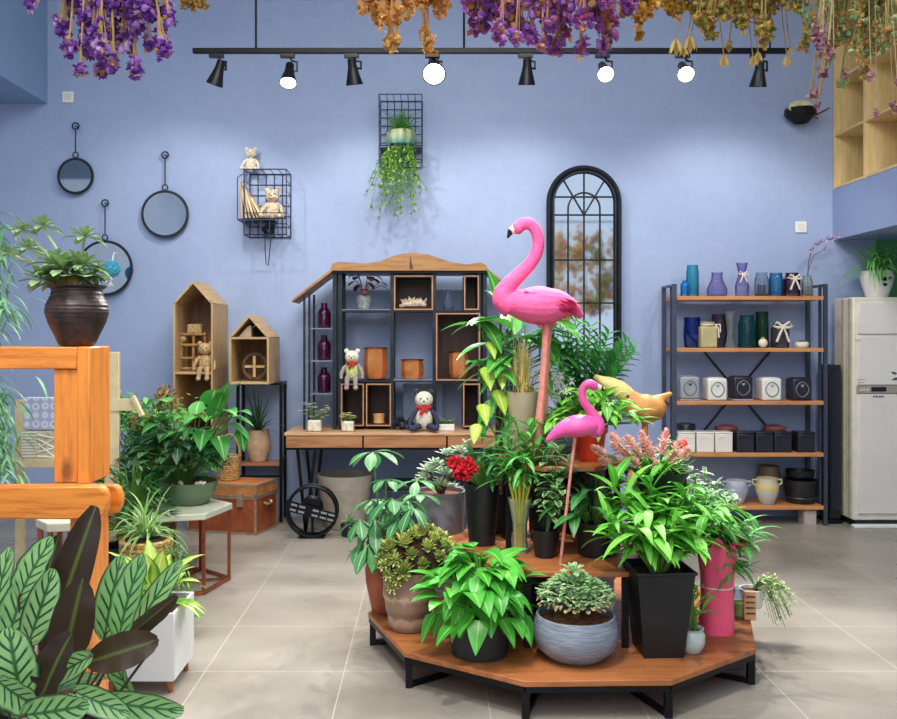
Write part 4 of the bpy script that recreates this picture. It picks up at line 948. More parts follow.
# glass pane in the opening
# dark jar with succulent
c = V((P(77, 0, 2.99).x, 2.99, ztop_+.001)); jt = thing('potted_succulent', 'large leggy succulent in dark brown ribbed jar on the orange frame', 'potted plant', c)
pr = [(.05, 0), (.055, .004)]
for k in range(44):
    z = .01+k*.0042; a_ = [(0, .055), (.04, .073), (.08, .092), (.115, .101), (.14, .097), (.165, .084), (.182, .08), (.2, .084)]
    for (za, ra), (zb2, rb) in zip(a_, a_[1:]):
        if za <= z <= zb2: rr = ra+(rb-ra)*(z-za)/(zb2-za)
    pr.append((rr+(.0016 if k % 3 == 0 and z > .09 else 0), z))
pr += [(.088, .193), (.094, .199), (.094, .203), (.084, .203), (.07, .185)]
pot(jt, c, pr, mat('dark_brown_glaze', '#3a2b27', .42, .1, .35, 30, .2, 80), M_soil, .188, .072, 40)
m = MB(); ms = MB()
def rosette(m, p, n, L, W, el0=.1, el1=1.3, prof='succ', droop=.1, up=None, fold=.3):
    q = V((0, 0, 1)).rotation_difference(V(up).normalized()).to_matrix() if up else None; rn = rnd.randrange(10)
    for i in range(n):
        f = i/n; d = rdir(el0+(el1-el0)*f, i*2.4); d = q@d if q else d
        m.leaf(p, d, L*(1-.5*f)*rnd.uniform(.85, 1.1), W*(1-.4*f), droop, prof, 4, fold, rn=(rn+rnd.randrange(3)) % 10)
tops = [((-.10, 0, .36), .06), ((-.13, -.03, .30), .05), ((.03, -.02, .33), .065), ((-.05, -.03, .26), .08), ((-.02, -.05, .24), .09), ((.03, -.03, .255), .075), ((-.02, .04, .27), .07), ((-.2, 0, .29), .035), ((-.16, .0, .35), .05), ((.045, .02, .24), .055), ((-.08, -.05, .215), .08)]
for (o, L) in tops:
    o = (o[0]*1.15, o[1]*1.2, .2+(o[2]-.2)*1.25); L *= 1.25
    e = c+V(o); ms.tube([c+V((o[0]*.1, o[1]*.3, .19)), c+V((o[0]*.55, o[1]*.6, .19+(o[2]-.19)*.6)), e], .005, 6); rosette(m, e, 20, L, L*.36, -.3, 1.2, 'obov', .4)
for k in range(26):
    a = rnd.uniform(0, 6.3); m.leaf(c+V((cos(a)*.03, sin(a)*.03, .21+rnd.random()*.04)), rdir(rnd.uniform(-.1, .5), a), rnd.uniform(.08, .13)*(.62 if cos(a) > .3 else 1), .046, 1.2, 'obov', 6, .2)
for k in range(5):
    a = -.5-k*.5; m.leaf(c+V((cos(a)*.04, sin(a)*.04, .23)), rdir(.1, a), .10, .06, .4, 'round', 6, .1)
m.build('foliage', leafmat('jade_leaf', '#557d52', '#9cbd88', rib='#b5c898', under='#7a9a60'), jt)
m = MB()
for k in range(22): a = rnd.uniform(-2.6, -.5); m.leaf(c+V((cos(a)*.02, sin(a)*.02, .24)), rdir(-.2, a), rnd.uniform(.06, .09), .022, 1.4, 'lance', 5, .3)
m.build('yellowed_leaves', leafmat('yellow_brown_leaf', '#a58a3a', '#b8a860'), jt); ms.build('stem', mat('pale_stem', '#a8b48a', .6), jt)

# ------------------------------------------------------------------ things behind the pine frame
# pale wooden ladder display with two boards
t = thing('display_ladder', 'pale wooden display shelf standing behind the orange pine post', 'shelf', (-1.95, 5.2, 0))
xw = P(112, 0, 5.2).x
m = MB(); m.box((xw-.045, 5.2, 0), (xw+.04, 5.225, P(0, 352, 5.2).z)); m.build('upright', mat('pale_pine', '#d8c79c', .6, 0, .06), t, bevel=.003)
m = MB(); m.box((P(15, 0, 5.2).x, 5.2, 0), (P(15, 0, 5.2).x+.05, 5.225, P(0, 400, 5.2).z)); m.build('upright', MC['pale_pine'], t)
zsh = P(0, 456, 5.1).z
m = MB(); m.box((P(20, 0, 5.1).x, 4.98, zsh-.05), (xw-.05, 5.19, zsh)); m.build('shelf_board', MC['pale_pine'], t, bevel=.003)
m = MB(); m.box((xw+.0, 5.19, P(0, 412, 5.1).z), (P(131, 0, 5.1).x, 5.215, P(0, 400, 5.1).z)); m.bar((P(128, 0, 5.1).x, 5.18, P(0, 397, 5.1).z), (P(139, 0, 5.1).x, 5.16, P(0, 417, 5.1).z), .022); m.build('cross_slat', MC['pale_pine'], t)
# tile-patterned tin and rattan box
tt = NT('blue_tile_pattern'); co = tt.coord((20, 20, 20)); v_ = tt.n('ShaderNodeTexVoronoi'); v_.inputs['Randomness'].default_value = .1; tt.l(co, v_.inputs[0]); v_.inputs['Scale'].default_value = 1
tt.set(tt.ramp(v_.outputs[0], [(.12, lin('#e6e6ea')), (.3, lin('#7f8cbc')), (.42, lin('#dfe2ec')), (.6, lin('#a6aed0'))]), .5)
c = V((P(41, 0, 5.05).x, 5.05, zsh+.001)); 
m = MB(); m.box(c+V((-.085, -.03, .155)), c+V((.09, .03, .335))); o = m.build('patterned_box', [tt.m], None, bevel=.004); tag(o, 'white box with blue floral tile pattern behind the pine frame', 'box')
t = thing('rattan_box', 'whitewashed rattan box under the blue tile-patterned box', 'box', c)
m = MB(); m.box(c+V((-.08, -.05, 0)), c+V((.1, .05, .15))); m.build('body', mat('whitewashed_rattan', '#cfc8b0', .8, 0, .25, 30, .4), t)
m = MB()
for k in range(9): z = c.z+.01+k*.0165; m.tube([(c.x-.082, c.y-.053, z), (c.x-.005, c.y-.055, z)], .006, 5)
for k in range(6): m.tube([(c.x+.005, c.y-.055, c.z+.01+.024*k), (c.x+.1, c.y-.053, c.z+.005+.026*((k*2) % 6))], .005, 5)
m.build('weave', mat('pale_weave', '#e6e2d2', .8), t)

# tall feathery plant at the far left
c = V((-2.15, 4.1, 0)); t = thing('tall_podocarpus', 'tall feathery blue-green plant cut off by the left edge', 'potted plant', c)
pot(t, c, cup(.14, .2, .38, .012), mat('grey_tub', '#7d8288', .6), M_soil, .33, .185)
m = MB(); ms = MB()
for k in range(52):
    up_ = k % 2; e = P(rnd.gauss(-20, 15), rnd.uniform(222, 320) if up_ else rnd.uniform(370, 470), 4.0+rnd.uniform(-.15, .2)); ms.tube([c+V((0, 0, .34)), c*.8+e*.2+V((0, 0, max(.1, (e.z-c.z)*.5))), e], .003, 5)
    for q in range(26):
        p = e+V((rnd.gauss(0, .05), rnd.gauss(0, .05), rnd.gauss(-.01, .05))); m.leaf(p, rdir(rnd.uniform(-.9, .4), rnd.uniform(0, 6.3)), rnd.uniform(.09, .17), .014, rnd.uniform(.8, 2), 'lance', 5, .1)
m.build('foliage', leafmat('podo_leaf', '#4a8560', '#86bd8a'), t); ms.build('stem', M_bstem, t)

# ------------------------------------------------------------------ hex tables
M_tt = mat('sage_white_top', '#c9cdb8', .35, 0, .05, 4)
def hextable(cx, cy, r, h, rot, lab):
    t = thing('hexagonal_table', lab, 'table', (cx, cy, 0), 'hexagonal tables with copper legs')
    def hp(rr, z): return [(cx+rr*cos(R(rot+60*k)), cy+rr*sin(R(rot+60*k)), z) for k in range(6)]
    m = MB(); m.slab([p[:2] for p in hp(r, 0)], h-.035, h); m.build('tabletop', M_tt, t, bevel=.004)
    for p in hp(r-.02, 0): m = MB(); m.box((p[0]-.009, p[1]-.009, .002), (p[0]+.009, p[1]+.009, h-.036)); m.build('leg', M_coppert, t)
    pp = hp(r-.02, .012); m = MB()
    for a, b_ in zip(pp, pp[1:]+pp[:1]): m.bar(a, b_, .018)
    m.build('base_ring', M_coppert, t)
    m = MB(); m.tube([(cx, cy, .02), (cx, cy, h-.04)], .011, 6)
    for p in pp[:3]: m.bar(p, (cx, cy, .012), .012)
    m.build('center_post', M_coppert, t)
hextable(-1.487, 5.24, .33, .455, 16, 'larger white-topped hexagonal table with copper legs, carrying the green bowl')
hextable(-1.50, 3.75, .135, .69, 12, 'small white-topped hexagonal table behind the pine frame leg')

# green bowl with mixed plants
c = V((P(190, 0, 5.35).x, 5.32, .456)); t = thing('planted_bowl', 'wide sage green bowl of mixed foliage on the hexagonal table', 'potted plant', c)
pot(t, c, [(.1, 0), (.115, .006), (.155, .07), (.168, .12), (.172, .135), (.163, .135), (.15, .1)], mat('sage_glaze', '#5f7a5c', .3, 0, .12, 6), M_bark, .115, .15, name='bowl')
m = MB(); ms = MB()
def clump(m, ms, c, n, rad, hz_, L, W, prof, droop=1.0, el=(.0, 1.0), ar=(0, 6.283), n_=6, fold=.18, zmin=.1, petr=.0025, wave=0):
    """leaves on petioles rising from one spot to points of a dome"""
    for i in range(n):
        a = rnd.uniform(*ar); f = rnd.random()**.6; e = c+V((cos(a)*rad*f, sin(a)*rad*f, zmin+(hz_-zmin)*(1-f*f*.75)*rnd.uniform(.55, 1)))
        mid = c+V((cos(a)*rad*f*.35, sin(a)*rad*f*.35, zmin+(e.z-c.z-zmin)*.65))
        if petr: ms.tube([c+V((cos(a)*.02, sin(a)*.02, 0)), mid, e], petr, 4, cap=False)
        k = rnd.uniform(.75, 1.2); m.leaf(e, rdir(rnd.uniform(*el), a+rnd.uniform(-.5, .5)), L*k, W*k, droop*rnd.uniform(.5, 1.4), prof, n_, fold, wave=wave)
clump(m, ms, c+V((-.08, 0, .12)), 120, .27, .34, .12, .055, 'lance', 1, (-.3, 1))
clump(m, ms, c+V((-.03, -.03, .1)), 240, .23, .27, .065, .03, 'oval', .6, (-.4, 1), petr=.0015)
m.build('dark_foliage', leafmat('deep_fern_leaf', '#1c4426', '#3f7040', rib='#6f9a68'), t)
m = MB()
for (px, py, L, az, el) in ((215, 418, .26, -.4, 1.3), (226, 405, .2, .1, 1.2), (222, 420, .22, -.2, .3), (228, 424, .18, -.3, -.2), (205, 444, .17, -1.4, -.6), (212, 448, .16, -1.0, -.9), (240, 430, .14, -.9, -1.0), (168, 402, .2, 2.6, .3), (180, 418, .18, 3.0, .2), (175, 432, .16, -2, .1), (196, 414, .15, 1.6, .9), (222, 412, .2, -.9, .4), (190, 428, .15, -1.6, .0), (212, 405, .22, -1.2, .9), (232, 415, .18, -.6, .5), (205, 430, .2, -1.5, -.2), (218, 436, .18, -1.0, -.6), (200, 418, .18, -1.9, .3), (160, 425, .15, -2.2, .1), (208, 420, .2, -1.4, .5)):
    e = P(px, py, 5.25); m.leaf(e, rdir(el, az), L*.95, L*.72, 1.1, 'heart', 8, .18); ms.tube([c+V((0, 0, .12)), c*.4+e*.6+V((0, 0, .05)), e], .004, 5)
m.build('large_leaves', leafmat('pothos_leaf', '#2d8a3a', '#5fb650', rib='#a8dc90'), t); ms.build('stem', M_stem, t)
m = MB()
for k in range(8): m.ball(c+V((.03+rnd.uniform(-.07, .09), -.11+rnd.uniform(-.02, .02), .135)), rnd.uniform(.008, .014), 7, 5, jit=.2)
m.build('pebbles', F_white, t)

# bushy small-leaved plant behind it
c = V((-1.78, 5.75, 0)); t = thing('bushy_plant', 'dense bright small-leaved bushy plant behind the green bowl', 'potted plant', c)
pot(t, c, cup(.13, .17, .35, .01), mat('brown_tub', '#6b5442', .7), M_soil, .3, .155)
m = MB(); ms = MB()
for k in range(85):
    a = rnd.uniform(0, 6.3); f = rnd.random()**.5; e = c+V((cos(a)*.36*f, sin(a)*.22*f, rnd.uniform(.5, 1.06)-.05*f)); ms.tube([c+V((0, 0, .3)), c+V((cos(a)*.15*f, sin(a)*.1*f, (e.z)*.7)), e], .003, 4, cap=False)
    for q in range(26): m.leaf(e+V((rnd.gauss(0, .045), rnd.gauss(0, .04), rnd.gauss(-.02, .04))), rdir(rnd.uniform(-.6, 1.2), rnd.uniform(0, 6.3)), rnd.uniform(.035, .06), .036, .5, 'oval', 3, .15)
m.build('foliage', leafmat('fresh_small_leaf', '#4a9a44', '#90d070'), t); ms.build('stem', M_bstem, t)
m = MB()
for k in range(170): m.leaf(P(rnd.gauss(165, 7), rnd.gauss(400, 7), 5.45)+V((0, rnd.uniform(-.05, .05), 0)), rdir(rnd.uniform(-.4, 1.3), rnd.uniform(0, 6.3)), .035, .02, .4, 'oval', 3, .15)
for k in range(60): m.leaf(P(rnd.gauss(137, 4), rnd.gauss(418, 7), 5.4)+V((0, rnd.uniform(-.05, .05), 0)), rdir(rnd.uniform(-.4, 1.3), rnd.uniform(0, 6.3)), .03, .018, .4, 'oval', 3, .15)
m.build('reddish_leaves', leafmat('copper_leaf', '#8a4a2a', '#a8a050'), t)

# dark grassy fern between post and table
c = V((P(128, 0, 4.9).x, 4.95, 0)); t = thing('potted_fern', 'dark leafy plant right of the pine post, below the bushy plant', 'potted plant', c)
pot(t, c, cup(.11, .15, .3, .01), M_iron, M_soil, .26, .135)
m = MB(); ms = MB(); clump(m, ms, c+V((0, 0, .26)), 210, .22, .5, .085, .022, 'lance', 1.2, (-.5, 1.1), zmin=.05)
for k in range(18): m.leaf(c+V((.02, 0, .3)), rdir(rnd.uniform(.5, 1.4), rnd.uniform(-1.8, .3)), rnd.uniform(.3, .45), .009, 2, 'strap', 8, 0)
m.build('foliage', leafmat('shade_leaf', '#28552c', '#4d8a44'), t); ms.build('stem', M_stem, t)

# spider plant in woven pot
c = V((P(146, 0, 4.5).x, 4.5, 0)); t = thing('potted_spider_plant', 'spider plant in woven straw pot behind the white square planter', 'potted plant', c)
m = MB()
for k in range(19): ring(m, c+V((0, 0, .014+.0225*k)), .098+.02*(k/18), .014, 28, 6, 'xy')
m.lathe([(.09, 0), (.095, .01), (.115, .42), (.11, .43)], c, 20); m.build('woven_pot', M_wick, t)
m = MB(); m.lathe([(.105, .425), (.1, .436), (.001, .436)], c, 20); m.build('soil', M_soil, t)
m = MB()
for i in range(75): m.leaf(c+V((rnd.uniform(-.03, .03), rnd.uniform(-.03, .03), .44)), rdir(rnd.uniform(.3, 1.45), rnd.uniform(0, 6.3)), rnd.uniform(.14, .32), .014, rnd.uniform(1, 2.8), 'strap', 8, .2)
m.build('foliage', leafmat('variegated_blade', '#4a9038', '#86c25c', edge='#dbe8b0'), t)
ms = MB(); m = MB()
for k in range(3):
    pts = [c+V((.06, -.04, .42)), c+V((.15+.02*k, -.1, .38)), c+V((.2+.03*k, -.14, .22)), c+V((.22+.04*k, -.16, .1))]; ms.tube(pts, .0025, 4)
    for p in pts[1:]:
        for q in range(12): m.leaf(p+V((rnd.gauss(0, .02), 0, rnd.gauss(0, .03))), rdir(rnd.uniform(-.3, 1.2), rnd.uniform(0, 6.3)), .06, .008, 1, 'lance', 4, 0)
m.build('plantlets', G_mid, t); ms.build('runner', M_stem, t)

# white square planter
x0, x1, y0, y1, z0, z1 = -1.335, -1.03, 3.62, 3.93, .055, .33
t = thing('square_planter', 'white square planter on copper-brown legs with yellow-green foliage', 'planter', ((x0+x1)/2, (y0+y1)/2, 0))
m = MB(); w = .012
m.box((x0, y0, z0), (x1, y0+w, z1)); m.box((x0, y1-w, z0), (x1, y1, z1)); m.box((x0, y0+w, z0), (x0+w, y1-w, z1)); m.box((x1-w, y0+w, z0), (x1, y1-w, z1)); m.box((x0+w, y0+w, z0), (x1-w, y1-w, z0+.02)); m.build('planter_box', mat('matte_white_fibre', '#d9dbdb', .55, 0, .03, 4), t, bevel=.003)
m = MB(); m.box((x0+w, y0+w, z1-.06), (x1-w, y1-w, z1-.04)); m.build('soil', M_soil, t)
for x in (x0+.05, x1-.035):
    for y in (y0+.04, y1-.04): m = MB(); m.tube([(x, y, z0), (x+(.012 if x > -1.2 else -.012), y, .002)], [.017, .011], 10); m.build('leg', mat('teak_leg', '#a56038', .5), t)
c = V(((x0+x1)/2+.03, (y0+y1)/2, z1-.05)); m = MB(); ms = MB()
for k in range(28):
    a = rnd.uniform(0, 6.3); e = rnd.uniform(.2, 1.4); m.leaf(c+V((cos(a)*.03, sin(a)*.03, .0+.12*(e/1.4))), rdir(e, a), rnd.uniform(.17, .26), .085, rnd.uniform(.6, 1.5), 'lance', 8, .2)
for k in range(5): m.leaf(c+V((.08, -.05, .06)), rdir(.2, -.4+.3*k), .16, .035, 1.2, 'lance', 7, .2)
m.build('foliage', leafmat('yellow_green_leaf', '#8cc43a', '#cfe66a', rib='#f0f4b8', edge='#5aa038'), t)
ms.tube([c, c+V((0, 0, .14))], .008, 6); ms.build('stem', M_stem, t)

# ------------------------------------------------------------------ calathea in the foreground
c = V((-1.02, 2.35, 0)); t = thing('potted_calathea', 'calathea with striped leaves and dark purple undersides, bottom left foreground', 'potted plant', c)
pot(t, c, cup(.15, .2, .42, .012), mat('dark_clay_pot', '#3a3432', .6), M_soil, .38, .18)
m = MB(); ms = MB(); mu = MB()
# (tip px, tip py, base px, base py, width, depth, underside?)
lv = [(38, 545, 18, 600, .085, 2.3, 0), (50, 583, 28, 645, .08, 2.2, 0), (88, 522, 45, 655, .10, 2.35, 1), (80, 590, 62, 668, .10, 2.15, 1), (78, 558, 55, 628, .08, 2.45, 0), (118, 570, 104, 640, .085, 2.3, 0), (128, 566, 118, 642, .085, 2.2, 0), (170, 572, 128, 640, .062, 2.4, 0),
      (88, 662, 158, 640, .085, 2.1, 1), (172, 605, 122, 640, .05, 2.3, 1), (45, 680, 92, 655, .06, 2.05, 0), (20, 585, 5, 650, .09, 2.3, 0), (8, 640, 22, 700, .10, 2.0, 0), (60, 640, 40, 700, .09, 2.0, 1), (170, 715, 95, 700, .07, 2.1, 0), (120, 712, 70, 690, .06, 2.0, 0), (30, 712, -5, 680, .08, 1.95, 0), (-5, 560, -8, 640, .08, 2.4, 0), (75, 712, 20, 716, .08, 1.9, 0), (100, 655, 135, 700, .06, 2.2, 0), (-2, 690, 30, 640, .07, 2.05, 1), (52, 545, 35, 620, .06, 2.5, 1)]
for (tx, ty, bx, by, W, Y, un) in lv:
    a, b_ = P(bx, by, Y), P(tx, ty, Y-.03); d = b_-a; L = d.length*1.06
    # turn the blade towards or away from the room's front
    side = d.cross(V((0, 1, 0))).normalized(); dd = d.normalized(); q = rnd.randrange(10)
    vs = []; uv = []; n = 12; face = rnd.uniform(-.5, .5)
    sd = (side*cos(face)+V((0, 1, 0))*sin(face)).normalized(); nm = sd.cross(dd).normalized()
    if nm.y > 0: nm = -nm
    for i in range(n+1):
        f = i/n; w = W/2*PROF['oval'](f*.96+.02); bend = nm*(-.25*L*f*f*(1 if not un else .6)); p = a+dd*L*f+bend; wv = .05*W*sin(f*20)
        vs += [p-sd*w+nm*(.2*w+wv), p-sd*w*.5, p-nm*.004, p+sd*w*.5, p+sd*w+nm*(.2*w-wv)]; uv += [(q*2+.0, f), (q*2+.25, f), (q*2+.5, f), (q*2+.75, f), (q*2+1, f)]
    fs = []
    for i in range(n):
        for j in range(4): o = i*5+j; fs.append((o, o+1, o+6, o+5))
    (mu if un else m).add(vs, fs, uv)
    base = c+V((rnd.uniform(-.05, .05), rnd.uniform(-.05, .05), .38)); ms.tube([base, base*.35+a*.65-V((0, 0, .03)), a, a+dd*L*.1], .0035, 6)
m.build('striped_leaves', leafmat('calathea_leaf', '#6da05c', '#98c480', stripes='#1f4a28', rib='#2c6030', rough=.35), t)
mu.build('purple_leaves', leafmat('calathea_underside', '#2e2018', '#40301c', rib='#55602a', rough=.4, trans=.12), t)
ms.build('stem', mat('maroon_stem', '#4a3a2a', .6), t)
m = MB(); ms2 = MB(); clump(m, ms2, c+V((-.16, 0, .3)), 22, .2, .3, .16, .08, 'oval', 1, (-.3, .7), n_=8, fold=.1)
m.build('lower_leaves', leafmat('calathea_low', '#2f5a35', '#5a8a52', stripes='#163820', rough=.35), t); ms2.build('stem', MC['maroon_stem'], t)

# ------------------------------------------------------------------ tiered plant platform
PX, PY = .61, 4.24
def ngon(r, n, rot, z=None): return [(PX+r*cos(R(rot+360/n*k)), PY+r*sin(R(rot+360/n*k))) for k in range(n)]
t = thing('tiered_platform', 'three-tiered wooden plant platform on black metal legs', 'platform', (PX, PY, 0))
rot = -90-16.5
L0 = ngon(.90, 10, rot); Z0, Z1, Z2 = .15, .47, .87
m = MB(); m.slab(L0, Z0-.022, Z0); m.build('lower_tier', M_plat, t, bevel=.002)
m = MB()
for k in range(10): a, b_ = V(L0[k]+(0,)), V(L0[(k+1) % 10]+(0,)); cc = V((PX, PY, 0)); a = cc+(a-cc)*.985; b_ = cc+(b_-cc)*.985; m.bar(a+V((0, 0, Z0-.034)), b_+V((0, 0, Z0-.034)), .022)
m.build('frame', M_black, t)
for k in range(10):
    a = V(L0[k]+(0,)); cc = V((PX, PY, 0)); a = cc+(a-cc)*.975; inn = cc+(a-cc)*.72
    m = MB(); m.box(a+V((-.014, -.014, 0)), a+V((.014, .014, Z0-.045))); m.box(inn+V((-.011, -.011, 0)), inn+V((.011, .011, Z0-.023))); m.bar(a+V((0, 0, .011)), inn+V((0, 0, .011)), .02); m.build('leg', M_black, t)
m = MB(); m.slab(ngon(.56, 8, 22.5), Z1-.022, Z1); m.build('middle_tier', M_plat, t, bevel=.002)
for k in range(8): p = ngon(.53, 8, 22.5)[k]; m = MB(); m.box((p[0]-.013, p[1]-.013, Z0), (p[0]+.013, p[1]+.013, Z1-.022)); m.build('middle_leg', M_black, t)
m = MB(); m.slab(ngon(.30, 8, 22.5), Z2-.022, Z2); m.build('upper_tier', M_plat, t, bevel=.002)
for k in range(0, 8): p = ngon(.27, 8, 22.5)[k]; m = MB(); m.box((p[0]-.012, p[1]-.012, Z1), (p[0]+.012, p[1]+.012, Z2-.022)); m.build('upper_leg', M_black, t)
Z0 += .001; Z1 += .001; Z2 += .001

t = thing('under_tier_box', 'plain white box under the middle tier, behind the blue-grey bowl', 'box', (.72, 4.1, Z0))
m = MB(); m.box((.615, 4.0, Z0), (.82, 4.22, Z0+.21)); m.build('box_body', M_white, t, bevel=.006)
m = MB(); m.box((.61, 3.995, Z0+.211), (.825, 4.225, Z0+.24)); m.build('lid', M_white, t, bevel=.005)
t = thing('under_tier_box', 'black box added to darken the gap under the middle tier', 'box', (.37, 4.2, Z0))
m = MB(); m.box((.17, 4.06, Z0), (.56, 4.34, Z0+.25)); m.build('box_body', M_blackp, t, bevel=.006)  # added dark mass, gives the space between the tiers a black background
m = MB(); m.box((.165, 4.055, Z0+.251), (.565, 4.345, Z0+.275)); m.build('lid', M_blackp, t, bevel=.005)
# a: terracotta pot, money tree
c = V((P(384, 0, 4.2).x, 4.24, Z0)); t = thing('potted_money_tree', 'money tree with palmate leaves in tall terracotta pot, left edge of platform', 'potted plant', c)
pot(t, c, [(.055, 0), (.06, .005), (.088, .14), (.092, .2), (.082, .235), (.074, .235), (.08, .19)], mat('terracotta', '#a0563c', .7, 0, .12, 15, .1), M_soil, .215, .07)
m = MB(); ms = MB()
for (px, py, Y, L, el) in ((373, 452, 4.15, .16, .0), (386, 480, 4.1, .12, -.2), (392, 498, 4.05, .15, -.4), (375, 520, 4.1, .17, -.6), (400, 512, 4.05, .15, -.5), (417, 481, 4.3, .14, .1), (408, 500, 4.2, .13, -.2), (365, 540, 4.15, .15, -.5), (395, 535, 4.0, .14, -.9), (383, 510, 4.3, .14, -.3), (420, 495, 4.2, .12, .0), (405, 525, 4.1, .13, -.6), (372, 500, 4.3, .12, -.2), (360, 520, 4.1, .15, -.5), (385, 545, 4.0, .15, -.7), (398, 520, 4.0, .13, -.4), (368, 545, 4.0, .15, -.8), (382, 525, 4.2, .15, -.3), (412, 508, 4.0, .13, -.3), (390, 505, 4.35, .15, 0)):
    e = P(px, py, Y); a0 = rnd.uniform(0, 1.2); ms.tube([c+V((0, 0, .2)), (c+e)/2+V((0, 0, .1)), e], .004, 5)
    for q in range(6): m.leaf(e, rdir(el+rnd.uniform(-.3, .3), a0+q*1.05), L*rnd.uniform(.75, 1.1), L*.36, 1.0, 'obov', 7, .18)
m.build('foliage', leafmat('palmate_leaf', '#256a38', '#5ea262', rib='#a0cc94'), t); ms.build('stem', M_stem, t)

# b: ribbed brown pot with houseleeks
c = V((P(409, 0, 3.96).x, 3.99, Z0)); t = thing('potted_houseleeks', 'cluster of houseleek rosettes in banded brown stoneware pot', 'potted plant', c)
M_band = stripes('banded_stoneware', [(.08, lin('#6a5446')), (.25, lin('#8a705e')), (.42, lin('#a58e78')), (.48, lin('#7d6452')), (.8, lin('#8f7462')), (.9, lin('#c0a88e')), (1, lin('#8a705e'))])
r = .1; pr = [(.08, 0), (.085, .005)]+[(.088+.028*min(1, k/14)-.0018*(k % 6 == 0)+.0015*sin(k), .01+.0105*k) for k in range(24)]+[(.114, .263), (.105, .263), (.1, .23)]
pot(t, c, pr, M_band, M_soil, .245, .1)
m = MB(); ctr = c+V((.03, .0, .30))
for k in range(30):
    z = 1-1.15*(k+.5)/30; rr = math.sqrt(max(0, 1-z*z)); a = k*2.4; u = V((cos(a)*rr, sin(a)*rr, z)); p = ctr+V((u.x*.145, u.y*.12, u.z*.13)); s = rnd.choice((.042, .052, .064)); rosette(m, p, 44, s, s*.6, .35, 1.5, 'obov', -.9, up=(u.x*.7, u.y-.35, u.z+.2), fold=.4)
for k, (px, py) in enumerate(((388, 575), (392, 588), (396, 560), (384, 565), (398, 580))):
    rosette(m, P(px, py, 3.87), 26, .04, .018, -.1, 1.3, 'succ', -.4, up=(-.4, -.8, .4), fold=.4)
m.build('rosettes', leafmat('houseleek_leaf', '#9aba58', '#dcea90', edge='#7a5a40'), t)
m = MB()
for k in range(50): a = rnd.uniform(0, 6.3); b2 = rnd.uniform(-1, 1.2); u = rdir(b2, a); p = ctr+V((u.x*.13, u.y*.11, u.z*.12)); m.tube([p*.6+ctr*.4, p+V((rnd.gauss(0, .02), rnd.gauss(0, .02), rnd.gauss(-.02, .02)))], .005, 5)
m.ball(ctr, .115, 16, 10, (1.1, .95, .95)); m.build('dry_mat', mat('brown_dry_leaves', '#4a3026', .95, 0, .4, 50, .8), t)

# c: pothos / peace plant in black pot
c = V((P(480, 0, 3.66).x, 3.68, Z0)); t = thing('potted_pothos', 'glossy bright green leafy plant in low black pot, front left of platform', 'potted plant', c)
pot(t, c, cup(.115, .128, .165, .008), mat('black_fibre_pot', '#26272b', .6, 0, .15, 10), M_soil, .145, .112)
m = MB(); ms = MB()
clump(m, ms, c+V((0, 0, .13)), 80, .2, .31, .125, .095, 'heart', 1.3, (-.5, .7), n_=7, fold=.2, zmin=.08)
clump(m, ms, c+V((0, 0, .13)), 34, .23, .12, .12, .085, 'heart', 1.3, (-1.0, -.1), ar=(-3.4, .3), n_=7, zmin=.02)
m.build('foliage', leafmat('glossy_bright_leaf', '#2a8c2c', '#5fbf42', rib='#8fd868', rough=.3), t); ms.build('stem', M_stem, t)

# d: blue-grey bowl with bonsai succulent
c = V((P(576, 0, 3.62).x, 3.63, Z0)); t = thing('bonsai_bowl', 'broad blue-grey brushed bowl with small tree-like succulent', 'potted plant', c)
tt = NT('blue_grey_brushed'); n_ = tt.noise(tt.coord((2, 2, 60)), 6, 4); tt.set(tt.ramp(n_, [(.3, lin('#5c6878')), (.5, lin('#7c8898')), (.7, lin('#a6aeb8'))]), .5); tt.bump(n_, .5, .006)
pot(t, c, [(.09, 0), (.11, .006), (.155, .045), (.172, .09), (.17, .13), (.158, .175), (.15, .175), (.155, .14), (.14, .06)], tt.m, M_bark, .15, .149, name='bowl')
m = MB(); m.tube([c+V((0, 0, .12)), c+V((.006, 0, .17)), c+V((-.004, 0, .21)), c+V((0, 0, .26))], [.022, .017, .015, .02], 9)
for k in range(9): a = k*.7; m.tube([c+V((0, 0, .2)), c+V((cos(a)*.06, sin(a)*.06, .225)), c+V((cos(a)*.11, sin(a)*.11, .25))], .006, 5)
m.build('trunk', M_bstem, t)
m = MB()
for k in range(520):
    a = rnd.uniform(0, 6.3); f = math.sqrt(rnd.random()); z = .245+.075*(1-f**2)+rnd.uniform(-.015, .01); p = c+V((cos(a)*.145*f, sin(a)*.13*f, z)); m.leaf(p, rdir(rnd.uniform(-.2, 1), a+rnd.uniform(-1, 1)), rnd.uniform(.022, .036), .022, .6, 'round', 3, .3)
for k in range(2): rosette(m, c+V((-.01+.04*k, 0, .31+.035*(1-k))), 20, .07-.02*k, .025, -.1, 1.3, 'obov', .2)
m.build('foliage', leafmat('sage_succulent', '#6fa266', '#a5cc92', edge='#c8dcb0'), t)
m = MB()
for k in range(110):
    a = k*.12; p = c+V((cos(a)*.14*rnd.uniform(.9, 1.03), sin(a)*.125, .238+rnd.uniform(-.015, .008))); m.leaf(p, rdir(-.3, a), .02, .014, .8, 'round', 3, .3)
m.build('dry_edge_leaves', leafmat('dry_rim_leaf', '#b09a68', '#d0c494'), t)

